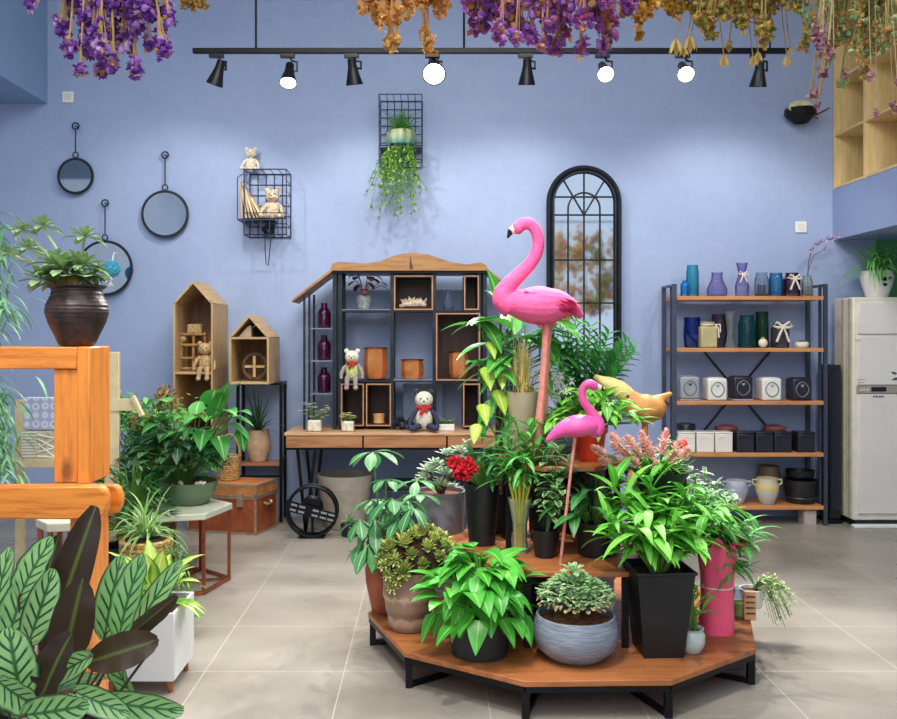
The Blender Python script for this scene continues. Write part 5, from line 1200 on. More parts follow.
# e: tall black square pot with leafy canes
def sqpot(t, c, wb, wt, h, m_, rz=0):
    m = MB(); o = []
    for w, z in ((wb, 0), (wt, h), (wt*1.06, h), (wt*1.06, h+.012), (wt*.94, h+.012), (wt*.92, h-.03)):
        o.append([(c.x+x*w/2*cos(rz)-y*w/2*sin(rz), c.y+x*w/2*sin(rz)+y*w/2*cos(rz), c.z+z) for x, y in ((-1, -1), (1, -1), (1, 1), (-1, 1))])
    vs = [v for r_ in o for v in r_]; fs = [(3, 2, 1, 0)]
    for i in range(5): fs += [(i*4+k, i*4+(k+1) % 4, (i+1)*4+(k+1) % 4, (i+1)*4+k) for k in range(4)]
    fs.append(tuple(20+k for k in range(4))); m.add(vs, fs); m.build('pot', m_, t, smooth=0, bevel=.004)
    m = MB(); m.box((c.x-wt*.4, c.y-wt*.4, c.z+h-.03), (c.x+wt*.4, c.y+wt*.4, c.z+h-.012), rz=rz); m.build('soil', M_soil, t)
c = V((P(658, 0, 3.7).x, 3.70, Z0)); t = thing('potted_dracaena', 'big leafy green dracaena canes in tall black square pot, front right', 'potted plant', c)
sqpot(t, c, .165, .235, .34, M_blackp, R(3))
m = MB(); ms = MB()
def canes(m, ms, base, tips, L, W, per, droop=1.1, prof='lance', r=.008, el=(-.1, 1.1), low=.35):
    for (e) in tips:
        e = V(e); b0 = base+V(((e.x-base.x)*.12, (e.y-base.y)*.12, 0)); mid = b0*.5+e*.5-V(((e.x-b0.x)*.2, (e.y-b0.y)*.2, 0)); ms.tube([b0, mid, e], [r, r*.85, r*.6], 7)
        for q in range(per):
            f = low+(1-low)*(q+.5)/per; p = b0.lerp(mid, f*2) if f < .5 else mid.lerp(e, f*2-1)
            m.leaf(p, rdir(rnd.uniform(*el)*f+.1, q*2.4+rnd.uniform(-.4, .4)), L*rnd.uniform(.7, 1.15), W*rnd.uniform(.8, 1.15), droop*rnd.uniform(.5, 1.3), prof, 7, .25)
tips = [P(px, py, Y) for px, py, Y in ((625, 505, 3.75), (648, 515, 3.6), (662, 508, 3.75), (690, 510, 3.8), (712, 520, 3.75), (604, 525, 3.7), (635, 535, 3.5), (675, 530, 3.55), (700, 545, 3.6), (610, 545, 3.65), (655, 545, 3.5), (680, 512, 3.85), (640, 500, 3.8), (612, 492, 3.75), (650, 486, 3.8), (692, 492, 3.8), (722, 512, 3.8))]
canes(m, ms, c+V((0, 0, .33)), [e-V((0, 0, -.035)) for e in tips], .18, .042, 17, el=(-.3, 1.1))
m.build('foliage', leafmat('lush_leaf', '#37a02c', '#80d24a', rib='#a8e078', rough=.5), t); ms.build('cane', mat('cane_green', '#7aa848', .5, 0, .2), t)

# f: small white pot
c = V((P(692.5, 0, 3.68).x, 3.69, Z0)); t = thing('small_potted_plant', 'small pale glazed pot with little plant beside the tall black pot', 'potted plant', c)
pot(t, c, [(.032, 0), (.038, .004), (.054, .04), (.053, .075), (.045, .09), (.05, .1), (.044, .1), (.04, .085)], mat('pale_celadon', '#b9c8c2', .25, 0, .05), M_soil, .088, .04)
m = MB(); ms = MB(); clump(m, ms, c+V((0, 0, .09)), 26, .05, .2, .075, .025, 'lance', 1, (-.2, 1.2), zmin=.03); m.build('foliage', G_bright, t); ms.build('stem', M_stem, t)

# g: pink wrapped pot
c = V((P(717, 0, 3.95).x, 3.95, Z0)); t = thing('wrapped_plant', 'bushy narrow-leaved plant in tall bright pink paper wrap', 'potted plant', c)
m = MB(); n = 40; rows = 12; vs = []; fs = []
for i in range(rows+1):
    z = .40*i/rows; rr = .068+.012*math.cos(pi*abs(z-.2)/.2)*-1*.5+.015*(z/.4)
    for k in range(n):
        a = 2*pi*k/n; q = rr*(1+.03*sin(a*5+z*9)+.05*(i/rows)**3*sin(a*7)); vs.append(c+V((cos(a)*q, sin(a)*q, z+(.03*sin(a*6) if i == rows else 0))))
for i in range(rows): fs += [(i*n+k, i*n+(k+1) % n, (i+1)*n+(k+1) % n, (i+1)*n+k) for k in range(n)]
fs.append(tuple(range(n))[::-1]); m.add(vs, fs); w_ = m.build('paper_wrap', mat('hot_pink_paper', '#fa5c80', .6, 0, .06, 6), t, smooth=60)
m = MB(); ring(m, c+V((0, 0, .2)), .069, .004, 28, 5, 'xy'); m.build('tie', M_twine, t)
m = MB()
for k in range(14): a = k*.449; m.leaf(c+V((cos(a)*.07, sin(a)*.07, .38)), rdir(.7, a), .07, .045, 1.2, 'oval', 5, .1)
m.build('paper_edge', leafmat('red_paper', '#d23a48', '#e8607a'), t)
m = MB(); m.lathe([(.06, .34), (.055, .35), (.001, .355)], c, 20); m.build('soil', M_soil, t)
m = MB(); ms = MB(); tips = [P(px, py, Y) for px, py, Y in ((705, 500, 4.0), (730, 505, 4.0), (745, 525, 3.95), (752, 545, 3.9), (722, 520, 3.85), (738, 540, 4.05), (760, 530, 4.1), (716, 490, 4.1), (733, 575, 3.9), (745, 570, 4.0))]
canes(m, ms, c+V((0, 0, .36)), tips, .12, .022, 36, r=.004, el=(-.4, 1), low=.2)
m.build('foliage', leafmat('narrow_leaf', '#2f8a38', '#6fbf58', rib='#a8dc88'), t); ms.build('stem', M_stem, t)
# pale variegated sprigs behind
c = V((P(705, 0, 4.3).x, 4.3, Z1)); t = thing('variegated_plant', 'plant with small white-edged leaves at the right of the pink blooms', 'potted plant', c)
pot(t, c, cup(.07, .09, .16), M_blackp, M_soil, .14, .08)
m = MB(); ms = MB(); tips = [P(px, py, Y) for px, py, Y in ((690, 470, 4.2), (705, 472, 4.3), (718, 482, 4.25), (728, 492, 4.2), (700, 485, 4.15), (738, 500, 4.3), (712, 495, 4.1), (682, 480, 4.3))]
canes(m, ms, c+V((0, 0, .14)), tips, .045, .022, 34, r=.003, prof='oval', low=.3); m.build('foliage', leafmat('white_edged_leaf', '#5f9a60', '#9cc48c', edge='#e4f0d8'), t); ms.build('stem', M_stem, t)

# h: jar, tag, baby's breath at the right corner
c = V((P(736, 0, 4.2).x, 4.16, Z0)); t = thing('glass_jar', 'small glass jar with green water at right corner of platform', 'jar', c)
m = MB(); m.lathe([(.035, 0), (.04, .005), (.042, .09), (.03, .11), (.03, .13), (.027, .13), (.027, .11), (.038, .09)], c, 20); m.build('jar_glass', G_clear, t)
m = MB(); m.lathe([(.035, .006), (.036, .065)], c, 18); m.build('water', mat('olive_water', '#a5b43c', .2), t)
c = V((P(749, 0, 4.1).x, 4.1, Z0)); m = MB(); m.slab([(c.x-.022, c.y), (c.x+.03, c.y-.01), (c.x+.035, c.y+.02), (c.x-.017, c.y+.03)], c.z, c.z+.13); t = thing('wood_tag', 'small upright wooden price block with carved notches by the glass jar', 'sign', c); m.build('block', mat('peach_wood', '#dba878', .6, 0, .12, 25), t, bevel=.004)
m = MB()
for k in range(4): m.box((c.x-.016, c.y-.012, c.z+.03+k*.025), (c.x+.024, c.y-.004, c.z+.036+k*.025))
m.build('notch', M_bstem, t)
c = V((P(752, 0, 4.3).x, 4.3, Z0)); t = thing('trailing_plant', 'wispy pale trailing plant spilling over the right corner of platform', 'potted plant', c)
pot(t, c, cup(.045, .06, .09), M_white, M_soil, .078, .05)
m = MB(); ms = MB()
for k in range(38):
    a = rnd.uniform(-1.3, .8); L = rnd.uniform(.08, .19); e = c+V((cos(a)*L, sin(a)*L*.8-.05, .08+rnd.uniform(-.14, .05))); mid = c+V((cos(a)*L*.6, sin(a)*L*.5, .14)); ms.tube([c+V((0, 0, .08)), mid, e], .0015, 4)
    for q in range(13): p = mid.lerp(e, rnd.random()); m.leaf(p+V((rnd.gauss(0, .008), rnd.gauss(0, .008), rnd.gauss(0, .008))), rdir(rnd.uniform(-.5, 1), rnd.uniform(0, 6.3)), .02, .009, .5, 'oval', 3, .1)
m.build('foliage', leafmat('wispy_leaf', '#86a860', '#c4d49c'), t); ms.build('stem', M_stem, t)

# middle tier ------------------------------------------------------
c = V((P(520, 0, 4.06).x, 4.06, Z1)); t = thing('glass_vase', 'fluted glass vase of lucky bamboo with yellow-green stems in water', 'vase', c)
pr = [(.034, 0), (.04, .005), (.032, .06), (.033, .13), (.045, .2), (.054, .245), (.051, .245), (.041, .2), (.029, .13), (.028, .06), (.03, .012)]
m = MB(); m.lathe(pr, c, 24); m.build('vase_glass', glass('vase_glass_tint', '#f4fbef', .03), t)
m = MB(); m.lathe([(.026, .01), (.026, .06), (.028, .12)], c, 20); m.build('water', glass('yellow_water', '#e0c428', 2.5), t)
m = MB(); ms = MB()
for k in range(11):
    a = k*.57; e = c+V((cos(a)*.05, sin(a)*.04, rnd.uniform(.3, .5))); ms.tube([c+V((cos(a)*.016, sin(a)*.016, .015)), c+V((cos(a)*.02, sin(a)*.02, .2)), e], .006, 6)
ms.build('bamboo_stem', mat('bamboo_yellow_green', '#ccc03c', .5, 0, .25), t); ms = MB()
tips = [P(px, py, Y) for px, py, Y in ((495, 440, 4.1), (505, 420, 4.1), (518, 430, 4.05), (530, 425, 4.05), (538, 445, 4.0), (510, 455, 4.0), (525, 455, 3.95), (545, 430, 4.1), (500, 462, 4.0))]
canes(m, ms, c+V((0, 0, .22)), tips, .16, .026, 13, r=.005, el=(-.2, 1.2)); m.build('foliage', leafmat('bamboo_leaf', '#2f8a34', '#62b850', rib='#a5dc88'), t); ms.build('stem', M_stem, t)

c = V((P(482, 0, 4.22).x, 4.22, Z1)); t = thing('potted_celosia', 'tall black pot with ruffled crimson celosia blooms', 'potted plant', c)
pot(t, c, cup(.062, .082, .285), M_blackp, M_bark, .26, .07)
m = MB()
for (px, py, r) in ((452, 463, .026), (461, 468, .034), (458, 473, .028), (468, 463, .028), (466, 473, .034), (457, 460, .02), (474, 468, .022)):
    e = P(px, py, 4.05)
    for q in range(16): m.ball(e+rdir(rnd.uniform(-1.5, 1.5), rnd.uniform(0, 6.3))*r*rnd.uniform(.3, .8), r*.33, 6, 4, jit=.6)
    for q in range(40): u = rdir(rnd.uniform(-1.4, 1.4), rnd.uniform(0, 6.3)); m.leaf(e+u*r*.6, u, r*.55, r*.6, rnd.uniform(-2, 2), 'round', 3, .5, wave=.2)
m.build('blooms', rndmat('crimson_bloom', ['#e0182c', '#f0283c', '#c01024', '#ff3a48'], .6), t)
m = MB(); ms = MB(); clump(m, ms, c+V((0, 0, .27)), 40, .11, .17, .13, .035, 'lance', 1.2, (-.2, 1.2), zmin=.02)
for (px, py) in ((455, 470), (465, 472)): ms.tube([c+V((0, 0, .26)), P(px, py, 4.1)], .004, 5)
m.build('foliage', G_dark, t); ms.build('stem', M_stem, t)

c = V((P(441, 0, 4.5).x, 4.52, Z0)); t = thing('potted_echeveria', 'grey pot with frilly grey-green succulents on reddish bark chips', 'potted plant', c)
pot(t, c, cup(.1, .125, .52, .01), mat('slate_grey_pot', '#77767e', .5, 0, .05), M_bark, .5, .112)
m = MB()
for (px, py, s) in ((430, 472, .09), (440, 485, .075), (425, 478, .07), (436, 465, .07), (445, 475, .08), (452, 488, .06), (447, 455, .07), (460, 452, .07), (421, 482, .05)):
    rosette(m, P(px, py, 4.42+rnd.uniform(-.04, .06)), 22, s, s*.4, 0, 1.3, 'succ', -.2, fold=.35)
m.build('rosettes', leafmat('frilly_grey_leaf', '#6f9478', '#b7ccae', edge='#dfe6d0'), t)
m = MB(); ms = MB()
for (px, py) in ((430, 472), (447, 455), (460, 452), (440, 485)): ms.tube([c+V((0, 0, .48)), P(px, py, 4.45)], .007, 6)
ms.build('stem', M_bstem, t)
c = V((P(457, 0, 4.15).x, 4.1, Z0)); t = thing('small_potted_succulent', 'little yellow-green succulent in white pot behind the glossy plant', 'potted plant', c)
pot(t, c, cup(.05, .07, .31), mat('off_white_pot', '#d5d2cc', .4), M_soil, .295, .062)
m = MB(); 
for k in range(5): rosette(m, c+V((rnd.uniform(-.04, .04), rnd.uniform(-.03, .03), .33)), 18, .04, .015, 0, 1.3, 'succ', 0)
m.build('rosettes', leafmat('lime_succulent', '#8aa23a', '#c2cf6a'), t)

c = V((P(598, 0, 4.0).x, 4.02, Z1)); t = thing('potted_peace_lily', 'dark broad-leaved plant in black pot, shaded under the small flamingo', 'potted plant', c)
pot(t, c, cup(.085, .1, .15), M_blackp, M_soil, .13, .09)
m = MB(); ms = MB(); clump(m, ms, c+V((-.02, 0, .12)), 48, .2, .24, .15, .05, 'lance', 1.2, (-.3, .7), zmin=.05, n_=7); m.build('foliage', leafmat('shade_broad_leaf', '#1d5a2c', '#3f8a3e', rib='#6fb060'), t); ms.build('stem', M_stem, t)
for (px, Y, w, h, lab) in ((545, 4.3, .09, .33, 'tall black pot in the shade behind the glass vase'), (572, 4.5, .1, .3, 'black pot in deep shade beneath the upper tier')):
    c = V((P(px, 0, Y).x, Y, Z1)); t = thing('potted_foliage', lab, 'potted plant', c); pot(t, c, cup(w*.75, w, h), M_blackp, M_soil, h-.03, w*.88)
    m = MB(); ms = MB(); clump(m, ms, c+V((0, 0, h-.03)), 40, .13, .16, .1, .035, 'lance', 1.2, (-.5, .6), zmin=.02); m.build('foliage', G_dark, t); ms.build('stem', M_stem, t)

# pink blooms
c = V((P(655, 0, 4.0).x, 3.98, Z1)); t = thing('potted_pink_blooms', 'black pot of spiky pale pink blooms at the right of the platform', 'potted plant', c)
pot(t, c, [(.075, 0), (.08, .005), (.1, .3), (.135, .36), (.14, .38), (.13, .38), (.12, .35)], M_blackp, M_soil, .36, .122, n=36)
m = MB(); mg = MB(); ms = MB()
for (px, py, s) in ((612, 462, .045), (606, 452, .04), (622, 450, .05), (633, 445, .055), (640, 455, .05), (628, 462, .045), (645, 443, .05), (652, 456, .045), (662, 450, .05), (670, 460, .05), (664, 440, .045), (680, 455, .045), (656, 466, .04), (617, 468, .03), (600, 448, .035), (618, 440, .045), (638, 462, .04), (648, 448, .045), (675, 447, .04), (630, 455, .04)):
    s *= 1.5; e = P(px, py+4, 3.88+rnd.uniform(-.04, .08)); u = (e-(c+V((0, 0, .3)))); u.normalize(); ms.tube([c+V((0, 0, .34)), e], .003, 5)
    for i in range(28):
        f = i/28; a = i*2.4; tip = u*s*.8*f; q = V((0, 0, 1)).rotation_difference(u).to_matrix(); m.leaf(e+tip, q@rdir(.25+.9*f, a), s*(.62-.25*f), s*.32, -.5, 'lance', 4, .4)
for k in range(130): a = rnd.uniform(0, 6.3); p = c+V((cos(a)*.12*rnd.random(), sin(a)*.12*rnd.random(), .37+rnd.random()*.05)); mg.leaf(p, rdir(rnd.uniform(-.2, 1), a), rnd.uniform(.05, .09), .022, .6, 'lance', 5, .2)
m.build('blooms', leafmat('dusty_pink_bract', '#ecbcae', '#fbe0d4', edge='#de9a92'), t); mg.build('foliage', G_bright, t); ms.build('stem', M_stem, t)
m = MB(); e = P(683, 444, 3.95); m.ball(e, .02, 10, 7, (1, 1, 1.25)); ms = MB(); ms.tube([c+V((0, 0, .36)), e], .003, 5); m.build('red_bud', mat('brick_red_bud', '#c8503c', .6), t); ms.build('stem', M_stem, t)
m = MB(); e = P(631, 477, 3.82); m.leaf(e+V((0, 0, .03)), (0, -.3, -1), .07, .04, .1, 'oval', 5, .4); m.leaf(e+V((0, .01, .03)), (.2, -.1, -1), .07, .035, .1, 'oval', 5, .4); m.build('hanging_bud', leafmat('pale_pink_bud', '#d68a80', '#e8a094'), t)

# upper tier ---------------------------------------------------------
c = V((P(590, 0, 4.17).x, 4.18, Z2)); t = thing('potted_foliage', 'bright orange-red pot with leafy plant on the upper tier', 'potted plant', c)
pot(t, c, [(.055, 0), (.06, .005), (.074, .12), (.084, .13), (.085, .155), (.075, .155), (.07, .12)], mat('orange_red_pot', '#e0402a', .45, 0, .08), M_soil, .14, .07)
m = MB(); ms = MB(); clump(m, ms, c+V((.02, 0, .14)), 95, .2, .2, .1, .065, 'heart', 1.2, (-.7, .9), zmin=.0, n_=6); m.build('foliage', leafmat('lime_pothos', '#46a030', '#8ad04c', rib='#c0ec90'), t); ms.build('stem', M_stem, t)

c = V((P(523, 0, 4.3).x, 4.3, Z2)); t = thing('potted_straw_grass', 'tapered beige pot of straw-coloured grass left of the flamingo legs', 'potted plant', c)
pot(t, c, [(.05, 0), (.054, .005), (.076, .3), (.08, .31), (.074, .31), (.07, .28)], mat('warm_beige_pot', '#bfae92', .5, 0, .06), M_soil, .285, .07)
m = MB()
for k in range(80): m.leaf(c+V((rnd.gauss(0, .02), rnd.gauss(0, .02), .29)), rdir(rnd.uniform(1.0, 1.55), rnd.uniform(0, 6.3)), rnd.uniform(.16, .3), .007, rnd.uniform(0, .5), 'strap', 6, 0)
m.build('straw_grass', leafmat('straw_blade', '#b9a24c', '#e2d28a'), t)

# broad leaf pothos tower behind / left of flamingo
c = V((P(500, 0, 4.5).x, 4.52, Z1)); t = thing('climbing_pothos', 'tall climbing plant with broad green and lime leaves left of the flamingo', 'potted plant', c)
pot(t, c, cup(.085, .11, .2), M_blackp, M_soil, .18, .1)
m = MB(); m.tube([c+V((0, 0, .17)), c+V((0, 0, .98))], .022, 10); m.build('moss_pole', mat('moss_pole_brown', '#5a4632', .95, 0, .3, 50, .8), t)
m = MB(); ms = MB()
for (px, py, el, az, L) in ((515, 335, .9, 1.8, .22), (500, 312, 1.35, -2.6, .2), (508, 322, .2, 3.0, .26), (512, 330, .5, -2.5, .24), (500, 345, .1, -2.8, .22), (520, 340, .3, -.6, .22), (510, 355, .0, -2.2, .2), (535, 335, .3, -.2, .22), (495, 358, -.2, 3.1, .2), (540, 350, .0, -.6, .2), (525, 325, .7, -.9, .2), (505, 372, -.3, -2.6, .17), (500, 390, -.5, -2.0, .15), (492, 400, -.8, -2.6, .15), (505, 405, -.7, -1.4, .13), (550, 360, -.1, -.3, .2), (545, 375, -.3, -.5, .18), (487, 372, -.2, 3.0, .16), (512, 318, 1.0, 2.4, .2), (530, 345, .4, 1.5, .2), (490, 415, -1.0, -2.4, .13), (508, 425, -1.1, -1.8, .13))+tuple((rnd.uniform(478, 560), rnd.uniform(318, 385), rnd.uniform(-.6, .6), rnd.uniform(-3.4, .2), rnd.uniform(.16, .22)) for _ in range(24)):
    e = P(px, py, 4.4); m.leaf(e, rdir(el, az), L*1.15, L*.5, 1.0, 'heart' if py > 365 else 'lance', 8, .22); ms.tube([c+V((0, 0, max(.2, e.z-c.z-.15))), e-V((0, 0, .05)), e], .004, 5)
m.build('broad_leaves', leafmat('broad_glossy_leaf', '#2f8a34', '#62b84c', rib='#a8dc80', rough=.33), t)
m = MB()
for (px, py, L) in ((487, 375, .13), (497, 398, .14), (483, 412, .12), (478, 432, .11), (503, 380, .1), (490, 350, .1)):
    e = P(px, py-8, 4.32); m.leaf(e, rdir(-.9, -1.6+rnd.uniform(-.5, .5)), L, L*.72, .4, 'heart', 7, .15)
m.build('lime_leaves', leafmat('lime_yellow_leaf', '#a2c83c', '#c8dc58', rib='#e8f0a0', edge='#6aa838'), t); ms.build('stem', M_stem, t)
# zz plant
c = V((P(583, 0, 4.55).x, 4.56, Z1)); t = thing('potted_zz_plant', 'zz plant with arching feather-like stems behind the flamingo', 'potted plant', c)
pot(t, c, cup(.1, .13, .36), mat('slate_pot', '#4a5058', .6), M_soil, .33, .12)
m = MB(); ms = MB()
for (px, py, Y) in ((560, 325, 4.6), (575, 322, 4.5), (590, 328, 4.6), (608, 335, 4.5), (625, 343, 4.5), (632, 355, 4.6), (545, 335, 4.7), (600, 352, 4.4), (570, 340, 4.4), (617, 372, 4.45), (553, 350, 4.8), (540, 318, 4.6), (585, 345, 4.4), (598, 338, 4.6), (620, 352, 4.45), (565, 352, 4.4), (610, 360, 4.5), (630, 348, 4.55)):
    e = P(px, py, Y); b0 = c+V((0, 0, .33)); mid = b0.lerp(e, .55)+V((-(e.x-b0.x)*.25, 0, .05)); pts = []
    for i in range(17): f = i/16; pts.append(b0*(1-f)**2+mid*2*f*(1-f)+e*f*f)
    ms.tube(pts, [.008-.005*i/16 for i in range(17)], 6); d0 = (e-mid).normalized(); sd = d0.cross(V((0, -1, .3))).normalized()
    for i in range(4, 17):
        for s_ in (-1, 1): m.leaf(pts[i], d0*.7+sd*s_*.8+V((0, -.1, .1)), .095*(1-.3*(i/16)), .052, .4, 'lance', 5, .3)
m.build('foliage', leafmat('zz_leaf', '#1e6a34', '#48a050', rib='#88c878', rough=.25), t); ms.build('stem', M_stem, t)
# small white blooms
c = V((P(562, 0, 4.42).x, 4.40, Z2)); t = thing('potted_white_flowers', 'small white-flowered plant in pale blue pot beside the zz plant', 'potted plant', c)
pot(t, c, cup(.045, .06, .2), mat('pale_blue_pot', '#8fa0b4', .3), M_soil, .185, .055)
m = MB(); ms = MB()
for k in range(16):
    e = P(rnd.gauss(560, 5), rnd.gauss(386, 8), 4.3); ms.tube([c+V((0, 0, .18)), e], .002, 4)
    for q in range(6): m.leaf(e, V((cos(q*1.05), -.4, sin(q*1.05))), .024, .02, .2, 'round', 3, .1)
m.build('flowers', leafmat('snow_petal', '#dfe6d8', '#ffffff'), t); m = MB()
clump(m, ms, c+V((0, 0, .18)), 30, .09, .12, .06, .02, 'lance', 1, (-.3, 1.1)); m.build('foliage', G_grey, t); ms.build('stem', M_stem, t)

# trailing greenery between tiers
c = V((P(545, 0, 3.98).x, 3.98, Z1)); t = thing('trailing_ivy', 'mixed trailing greenery between the glass vase and the small flamingo', 'potted plant', c)
pot(t, c, cup(.045, .06, .12), M_blackp, M_soil, .1, .052)
m = MB(); ms = MB(); tips = [P(px, py, Y) for px, py, Y in ((550, 430, 4.1), (560, 450, 4.0), (545, 455, 4.0), (570, 460, 3.95), (555, 470, 3.95), (562, 490, 3.9), (548, 415, 4.15))]
canes(m, ms, c+V((0, 0, .1)), tips, .07, .03, 24, r=.003, prof='oval', low=.3); m.build('foliage', leafmat('ivy_leaf', '#2c7a30', '#8cc070', edge='#cfe0b0'), t); ms.build('stem', M_stem, t)

# ------------------------------------------------------------------ flamingos
M_pink = NT('flamingo_pink'); co = M_pink.coord((1, 1, 2.5)); n_ = M_pink.noise(co, 26, 5, .7); n2 = M_pink.noise(M_pink.coord(), 7, 2)
M_pink.set(M_pink.mix(n2, M_pink.ramp(n_, [(.3, lin('#d4226a')), (.6, lin('#ee4c90'))]), lin('#f570a6')), .75); M_pink.bump(n_, .7, .01); M_pink = M_pink.m
M_leg = mat('dusty_pink_leg', '#d98a7c', .6, 0, .12, 40); M_pinkh = mat('small_pink_plastic', '#e0529a', .45, 0, .12, 10)
def remesh(o, v):
    r_ = o.modifiers.new('remesh', 'REMESH'); r_.mode = 'VOXEL'; r_.voxel_size = v; r_.use_smooth_shade = True
    s_ = o.modifiers.new('smooth', 'SMOOTH'); s_.iterations = 3; s_.factor = .5
def cr(L, k=5):
    o = []; n = len(L); z = 3 if len(L[0]) > 2 else 2
    for i in range(n-1):
        a, b_, c_, d = L[max(0, i-1)], L[i], L[i+1], L[min(n-1, i+2)]
        for j in range(k):
            t = j/k; o.append(tuple(.5*(2*b_[q]+(c_[q]-a[q])*t+(2*a[q]-5*b_[q]+4*c_[q]-d[q])*t*t+(3*b_[q]-a[q]-3*c_[q]+d[q])*t**3) for q in range(z)))
    return o+[tuple(L[-1][:z])]
def flamingo(lab, Y, neck, bodyp, legs, beak, foot, mb, thick, name='flamingo_figure', feather=True, eye=None):
    def W(p, dy=0): q = P(p[0], p[1], Y); q.y += dy; return q
    pm = Y/F; t = thing(name, lab, 'flamingo figure', foot); neck = cr(neck); bodyp = cr(bodyp)
    m = MB(); pts = [W(p) for p in neck]; m.tube(pts, [p[2]*pm for p in neck], 14)
    m.ball(pts[0], neck[0][2]*pm*1.05, 12, 9); pts = [W(p) for p in bodyp]; m.tube(pts, [p[2]*pm for p in bodyp], 18, sq=(thick, 1) if abs(pts[0].y-pts[-1].y) < 1 else (1, 1))
    # the tube's first axis lies across the path in the picture plane, the second along depth
    for i in (0, -1): m.ball(pts[i], bodyp[i][2]*pm*.98, 12, 9, (1, thick if thick < 1 else 1, 1))
    b_ = m.build('body', mb, t, smooth=180); remesh(b_, .0055 if pm > .0045 else .0045)
    m = MB(); bp = [W(p) for p in beak[:2]]; m.tube(bp, [p[2]*pm for p in beak[:2]], 10); m.build('beak', mat('pale_beak', '#ecd0c4', .5), t)
    m = MB(); bp = [W(p) for p in beak[1:]]; m.tube(bp, [p[2]*pm for p in beak[1:]], 10); m.build('beak_tip', M_blackp, t)
    for s_ in (-1, 1): m = MB(); m.ball(W(eye, s_*neck[0][2]*pm*.85), .9*pm, 8, 6); m.build('eye', M_blackp, t)
    for lg, dy in legs:
        m = MB(); m.tube([W(p, dy) for p in lg], [p[2]*pm for p in lg], 9); m.build('leg', M_leg, t)
    return t, W, pm
z2 = Z2
neck = [(518, 228, 6.2), (523, 224, 6.4), (530, 224, 6), (536, 231, 6), (538.5, 242, 6.2), (536, 254, 6.4), (529, 265, 6.8), (519, 275, 7.5), (509, 285, 8.6), (503.5, 294, 10.5), (505, 301, 12.5), (512, 305, 14)]
body = [(507, 300, 11), (515, 303, 17), (526, 305, 22), (538, 305.5, 25), (548, 306, 24), (558, 305.5, 20.5), (567, 307, 15), (574, 310, 9.5), (580, 315, 4)]
Yb = 4.12
def fy(Zt, Y): return CY+(H-Zt)*F/Y
fl, W, pm = flamingo('large hot pink flamingo figure with curved neck standing among plants', Yb, neck, body,
    [([(546, 322, 4), (545, 350, 3.6), (542, 390, 4), (538, 430, 4.5), (537, fy(Z2, Yb), 5)], -.012), ([(550, 322, 4), (548, 350, 3.4), (546, 395, 3.6), (544, fy(Z2, Yb), 4.5)], .04)],
    [(517, 228, 5), (511, 231, 3.6), (507.5, 238, .9)], V((P(540, 0, Yb).x, Yb, Z2)), M_pink, .78, eye=(520, 225))
m = MB()
for k in range(46):
    f = k/46; p = W((532+45*f+rnd.uniform(-3, 3), 322-11*f+rnd.uniform(-6, 6)*(1-f)), rnd.uniform(-.07, .03)*(1-f)); m.leaf(p, V((.55+.3*rnd.random(), rnd.uniform(-.3, .2), -.55-.3*rnd.random())), rnd.uniform(.03, .065), .018, .3, 'lance', 4, .2)
m.build('tail_feathers', leafmat('pink_feather', '#e83a80', '#f880ac', trans=.1), fl)
for sy in (-1, 1):
    m = MB()
    for k in range(70):
        f = rnd.random(); g = rnd.random(); x = 520+50*f; y = 290+16*g+10*f; hh = 1-((x-541)/32)**2
        if hh <= .05: continue
        p = W((x, y), sy*.09*math.sqrt(max(.05, hh))*(1-.2*abs(g-.5))); m.leaf(p, V((.9, sy*.12, -.25)), .055, .022, .1, 'oval', 4, -.1*sy)
    m.build('wing_feathers', leafmat('deep_pink_feather', '#e02a74', '#f56aa0', trans=.05), fl)
Ys = 3.82
neck = [(594, 386, 4.6), (589, 384, 4.9), (584, 387, 4), (582, 394, 3.8), (584, 402, 4), (590, 410, 4.4), (596, 418, 5.4), (598, 426, 7), (594, 432, 8.5)]
body = [(595, 428, 10), (587, 426, 14.5), (577, 426, 16), (568, 428, 14), (560, 431, 10), (553, 436, 6), (548, 440, 3)]
flamingo('small magenta-pink flamingo figure on one thin leg in front of red pot', Ys, neck, body, [([(575, 438, 1.8), (571, 470, 1.5), (567, 505, 1.6), (560, fy(Z1, Ys), 1.6)], 0)],
    [(596, 386, 3.4), (601, 388, 2.4), (604, 391, .8)], V((P(561, 0, Ys).x, Ys, Z1)), M_pinkh, .7, eye=(593, 384.5))

# ------------------------------------------------------------------ wooden duck
Yd = 4.42; M_duck = wood('honey_root_wood', '#96592a', '#c88a48', 'x', .6, 4)
t = thing('wooden_duck', 'carved honey-coloured wooden duck with pale head behind the pink blooms', 'wooden bird', V((P(642, 0, Yd).x, Yd, Z1)))
pm = Yd/F
def W(x, y, dy=0): q = P(x, y, Yd); q.y += dy; return q
m = MB(); m.tube([W(672, 393), W(664, 397), W(658, 401)], [2*pm, 4*pm, 7*pm], 12); m.tube([W(663, 402), W(655, 408), W(645, 409), (W(635, 406)), W(628, 398), W(622, 392)], [8*pm, 13*pm, 15.5*pm, 14*pm, 10*pm, 8*pm], 16); m.ball(W(645, 409), 15*pm, 14, 10, (1.1, .9, 1))
o = m.build('body', M_duck, t, smooth=180); remesh(o, .007)
m = MB(); m.tube([W(629, 398), W(620, 390), W(610, 385), W(600, 380), W(594, 376)], [9*pm, 9.5*pm, 8.5*pm, 5*pm, 2.5*pm], 14); o = m.build('head', mat('pale_cream_wood', '#d9c07c', .6, 0, .15, 8), t, smooth=180); remesh(o, .006)
m = MB(); m.lathe([(.025, Z1), (.025, Z1+.006), (.016, Z1+.02), (.016, W(0, 418).z)], (W(645, 0).x, Yd, 0), 12); m.build('support_post', M_duck, t)
